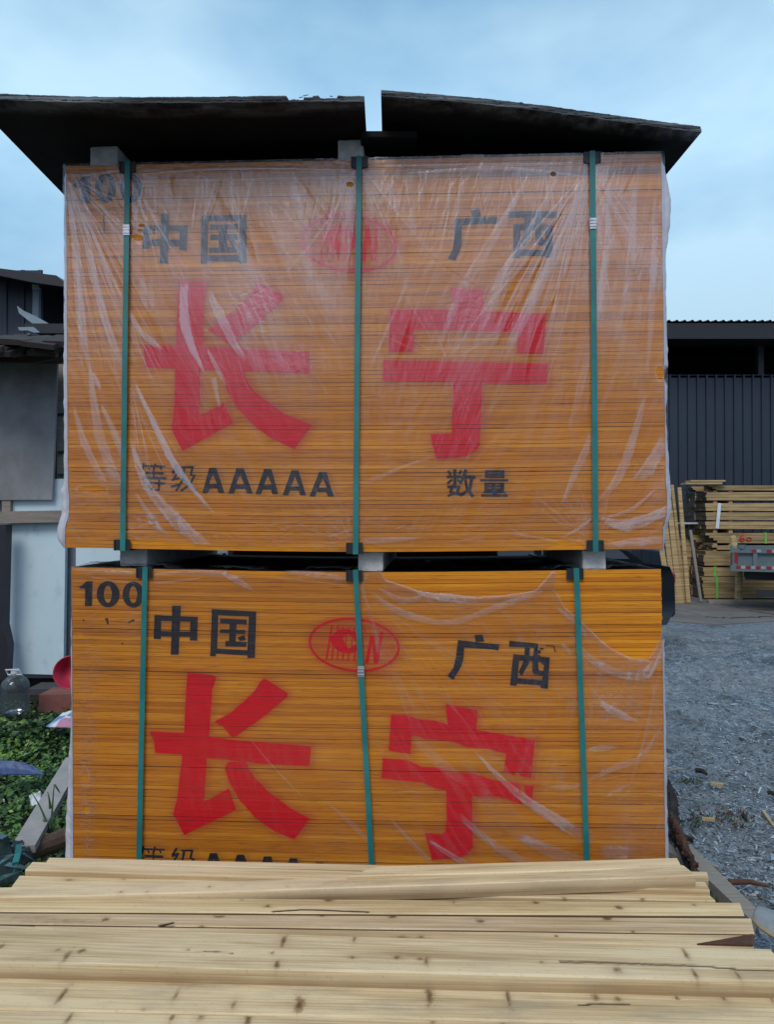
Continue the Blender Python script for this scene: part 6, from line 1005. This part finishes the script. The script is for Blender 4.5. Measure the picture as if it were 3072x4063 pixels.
ribbon([(265, 1460, .30), (250, 1590, .36), (215, 1720, .36), (180, 1880, .32)], .02, 'green strap offcut standing up in the tangle'); ribbon([(-40, 1320, .3), (60, 1370, .33), (160, 1430, .30)], .022, 'grey-green strap offcut at the left edge of the weeds', mat=M_STG); ribbon([(-60, 1990, .32), (60, 1920, .35), (260, 1850, .31)], .022, 'long green strap offcut crossing above the boards', mat=M_STG); ribbon([(90, 1745, .34), (230, 1765, .35), (375, 1800, .33)], .018, 'grey strap offcut lying level in the tangle', mat=M_STG); ribbon([(220, 1560, .33), (340, 1600, .34), (490, 1700, .30)], .008, 'thin dark strap running towards the boards', mat=M_STG); ribbon([(0, 1720, .3), (110, 1640, .32), (200, 1600, .3)], .02, 'pale strap offcut at the far left of the tangle', mat=M_STG)
# weeds
def leaf_mat():
    m = NT('weed_leaves'); f = m.attr('tone'); c = m.ramp(f, [(0, (.014, .035, .016)), (.35, (.035, .085, .028)), (.7, (.09, .20, .04)), (1, (.26, .38, .07))]); p = m.pbsdf(c, .5, 0, None, .4); return m.mat
def weeds(name, N, xr, yr, hmax, seed, size=.016, label=''):
    r = np.random.default_rng(seed); x = r.uniform(*xr, N); y = yr[0] + (yr[1] - yr[0]) * r.random(N) ** 1.2; cl = fbm(x * 3, y * 3, 3, seed); hgt = hmax * (.04 + 2.4 * np.clip(cl - .33, 0, 1)); z = hgt * r.random(N) ** .5; x = np.minimum(x, -1.05 - .06 * (y - 2.3)) - .02 * r.random(N); L = size * r.lognormal(0, .35, N) * (.7 + .25 * y / 3); a = r.random(N) * 6.283; t = r.uniform(-.9, .9, N); t2 = r.uniform(-.7, .7, N)
    base = np.array([(0, 0, 0), (.55, .38, .05), (1.1, 0, -.06), (.55, -.38, .05)]); V = base[None] * L[:, None, None]; c, s = np.cos(t)[:, None], np.sin(t)[:, None]; X, Y, Zz = V[..., 0] * c - V[..., 2] * s, V[..., 1], V[..., 0] * s + V[..., 2] * c; c, s = np.cos(t2)[:, None], np.sin(t2)[:, None]; Y, Zz = Y * c - Zz * s, Y * s + Zz * c; c, s = np.cos(a)[:, None], np.sin(a)[:, None]; X, Y = X * c - Y * s, X * s + Y * c
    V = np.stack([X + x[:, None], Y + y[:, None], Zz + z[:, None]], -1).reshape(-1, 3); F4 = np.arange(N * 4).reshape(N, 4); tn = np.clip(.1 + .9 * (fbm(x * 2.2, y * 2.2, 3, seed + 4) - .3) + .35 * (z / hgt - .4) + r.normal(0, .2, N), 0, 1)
    o = mesh_obj(name, V, F4.tolist(), leaf_mat(), None, None, False, {'tone': np.repeat(tn, 4)}); tag(o, label, kind='stuff'); return o
weeds('weeds', 42000, (-3.3, -1.05), (2.25, 5.2), .14, 3, .024, 'low leafy weeds covering the ground left of the bundles')
weeds('ground_litter', 5000, (-3.6, -1.1), (4.8, 6.0), .05, 6, .02, 'dead leaves and dark weeds by the shack wall')
r = random.Random(9)
mb = MB()
for i, (x0, y0, x1, y1, x2, y2) in enumerate(((720, 1320, 735, 900, 765, 615), (765, 615, 800, 660, 845, 735), (710, 960, 700, 820, 670, 720), (720, 1320, 640, 1180, 600, 1100), (725, 1300, 790, 1180, 800, 1060), (650, 1300, 600, 1200, 620, 1130), (720, 1330, 850, 1250, 960, 1220), (690, 1300, 640, 1020, 450, 740), (720, 1300, 745, 1100, 730, 950))):
    P = [at_d(*Zc(x0, y0), 2.95), at_d(*Zc(x1, y1), 2.93), at_d(*Zc(x2, y2), 2.95)]; vs = []; c0 = at_d(*Zc(720, 1320), 2.95)
    for k in range(7):
        t = k / 6; p = P[0] * (1 - t) ** 2 + P[1] * 2 * t * (1 - t) + P[2] * t * t; w_ = .006 * (1 - .7 * t); vs += [p - c0 - Vector((w_, 0, w_ * .3)), p - c0 + Vector((w_, 0, w_ * .3))]
    mb.add(vs, [(2 * k, 2 * k + 2, 2 * k + 3, 2 * k + 1) for k in range(6)])
o = mb.build('grass_clump', M_G1); o.location = c0; tag(o, 'clump of long bent grass blades in front of the pale grey batten', 'grass clump')
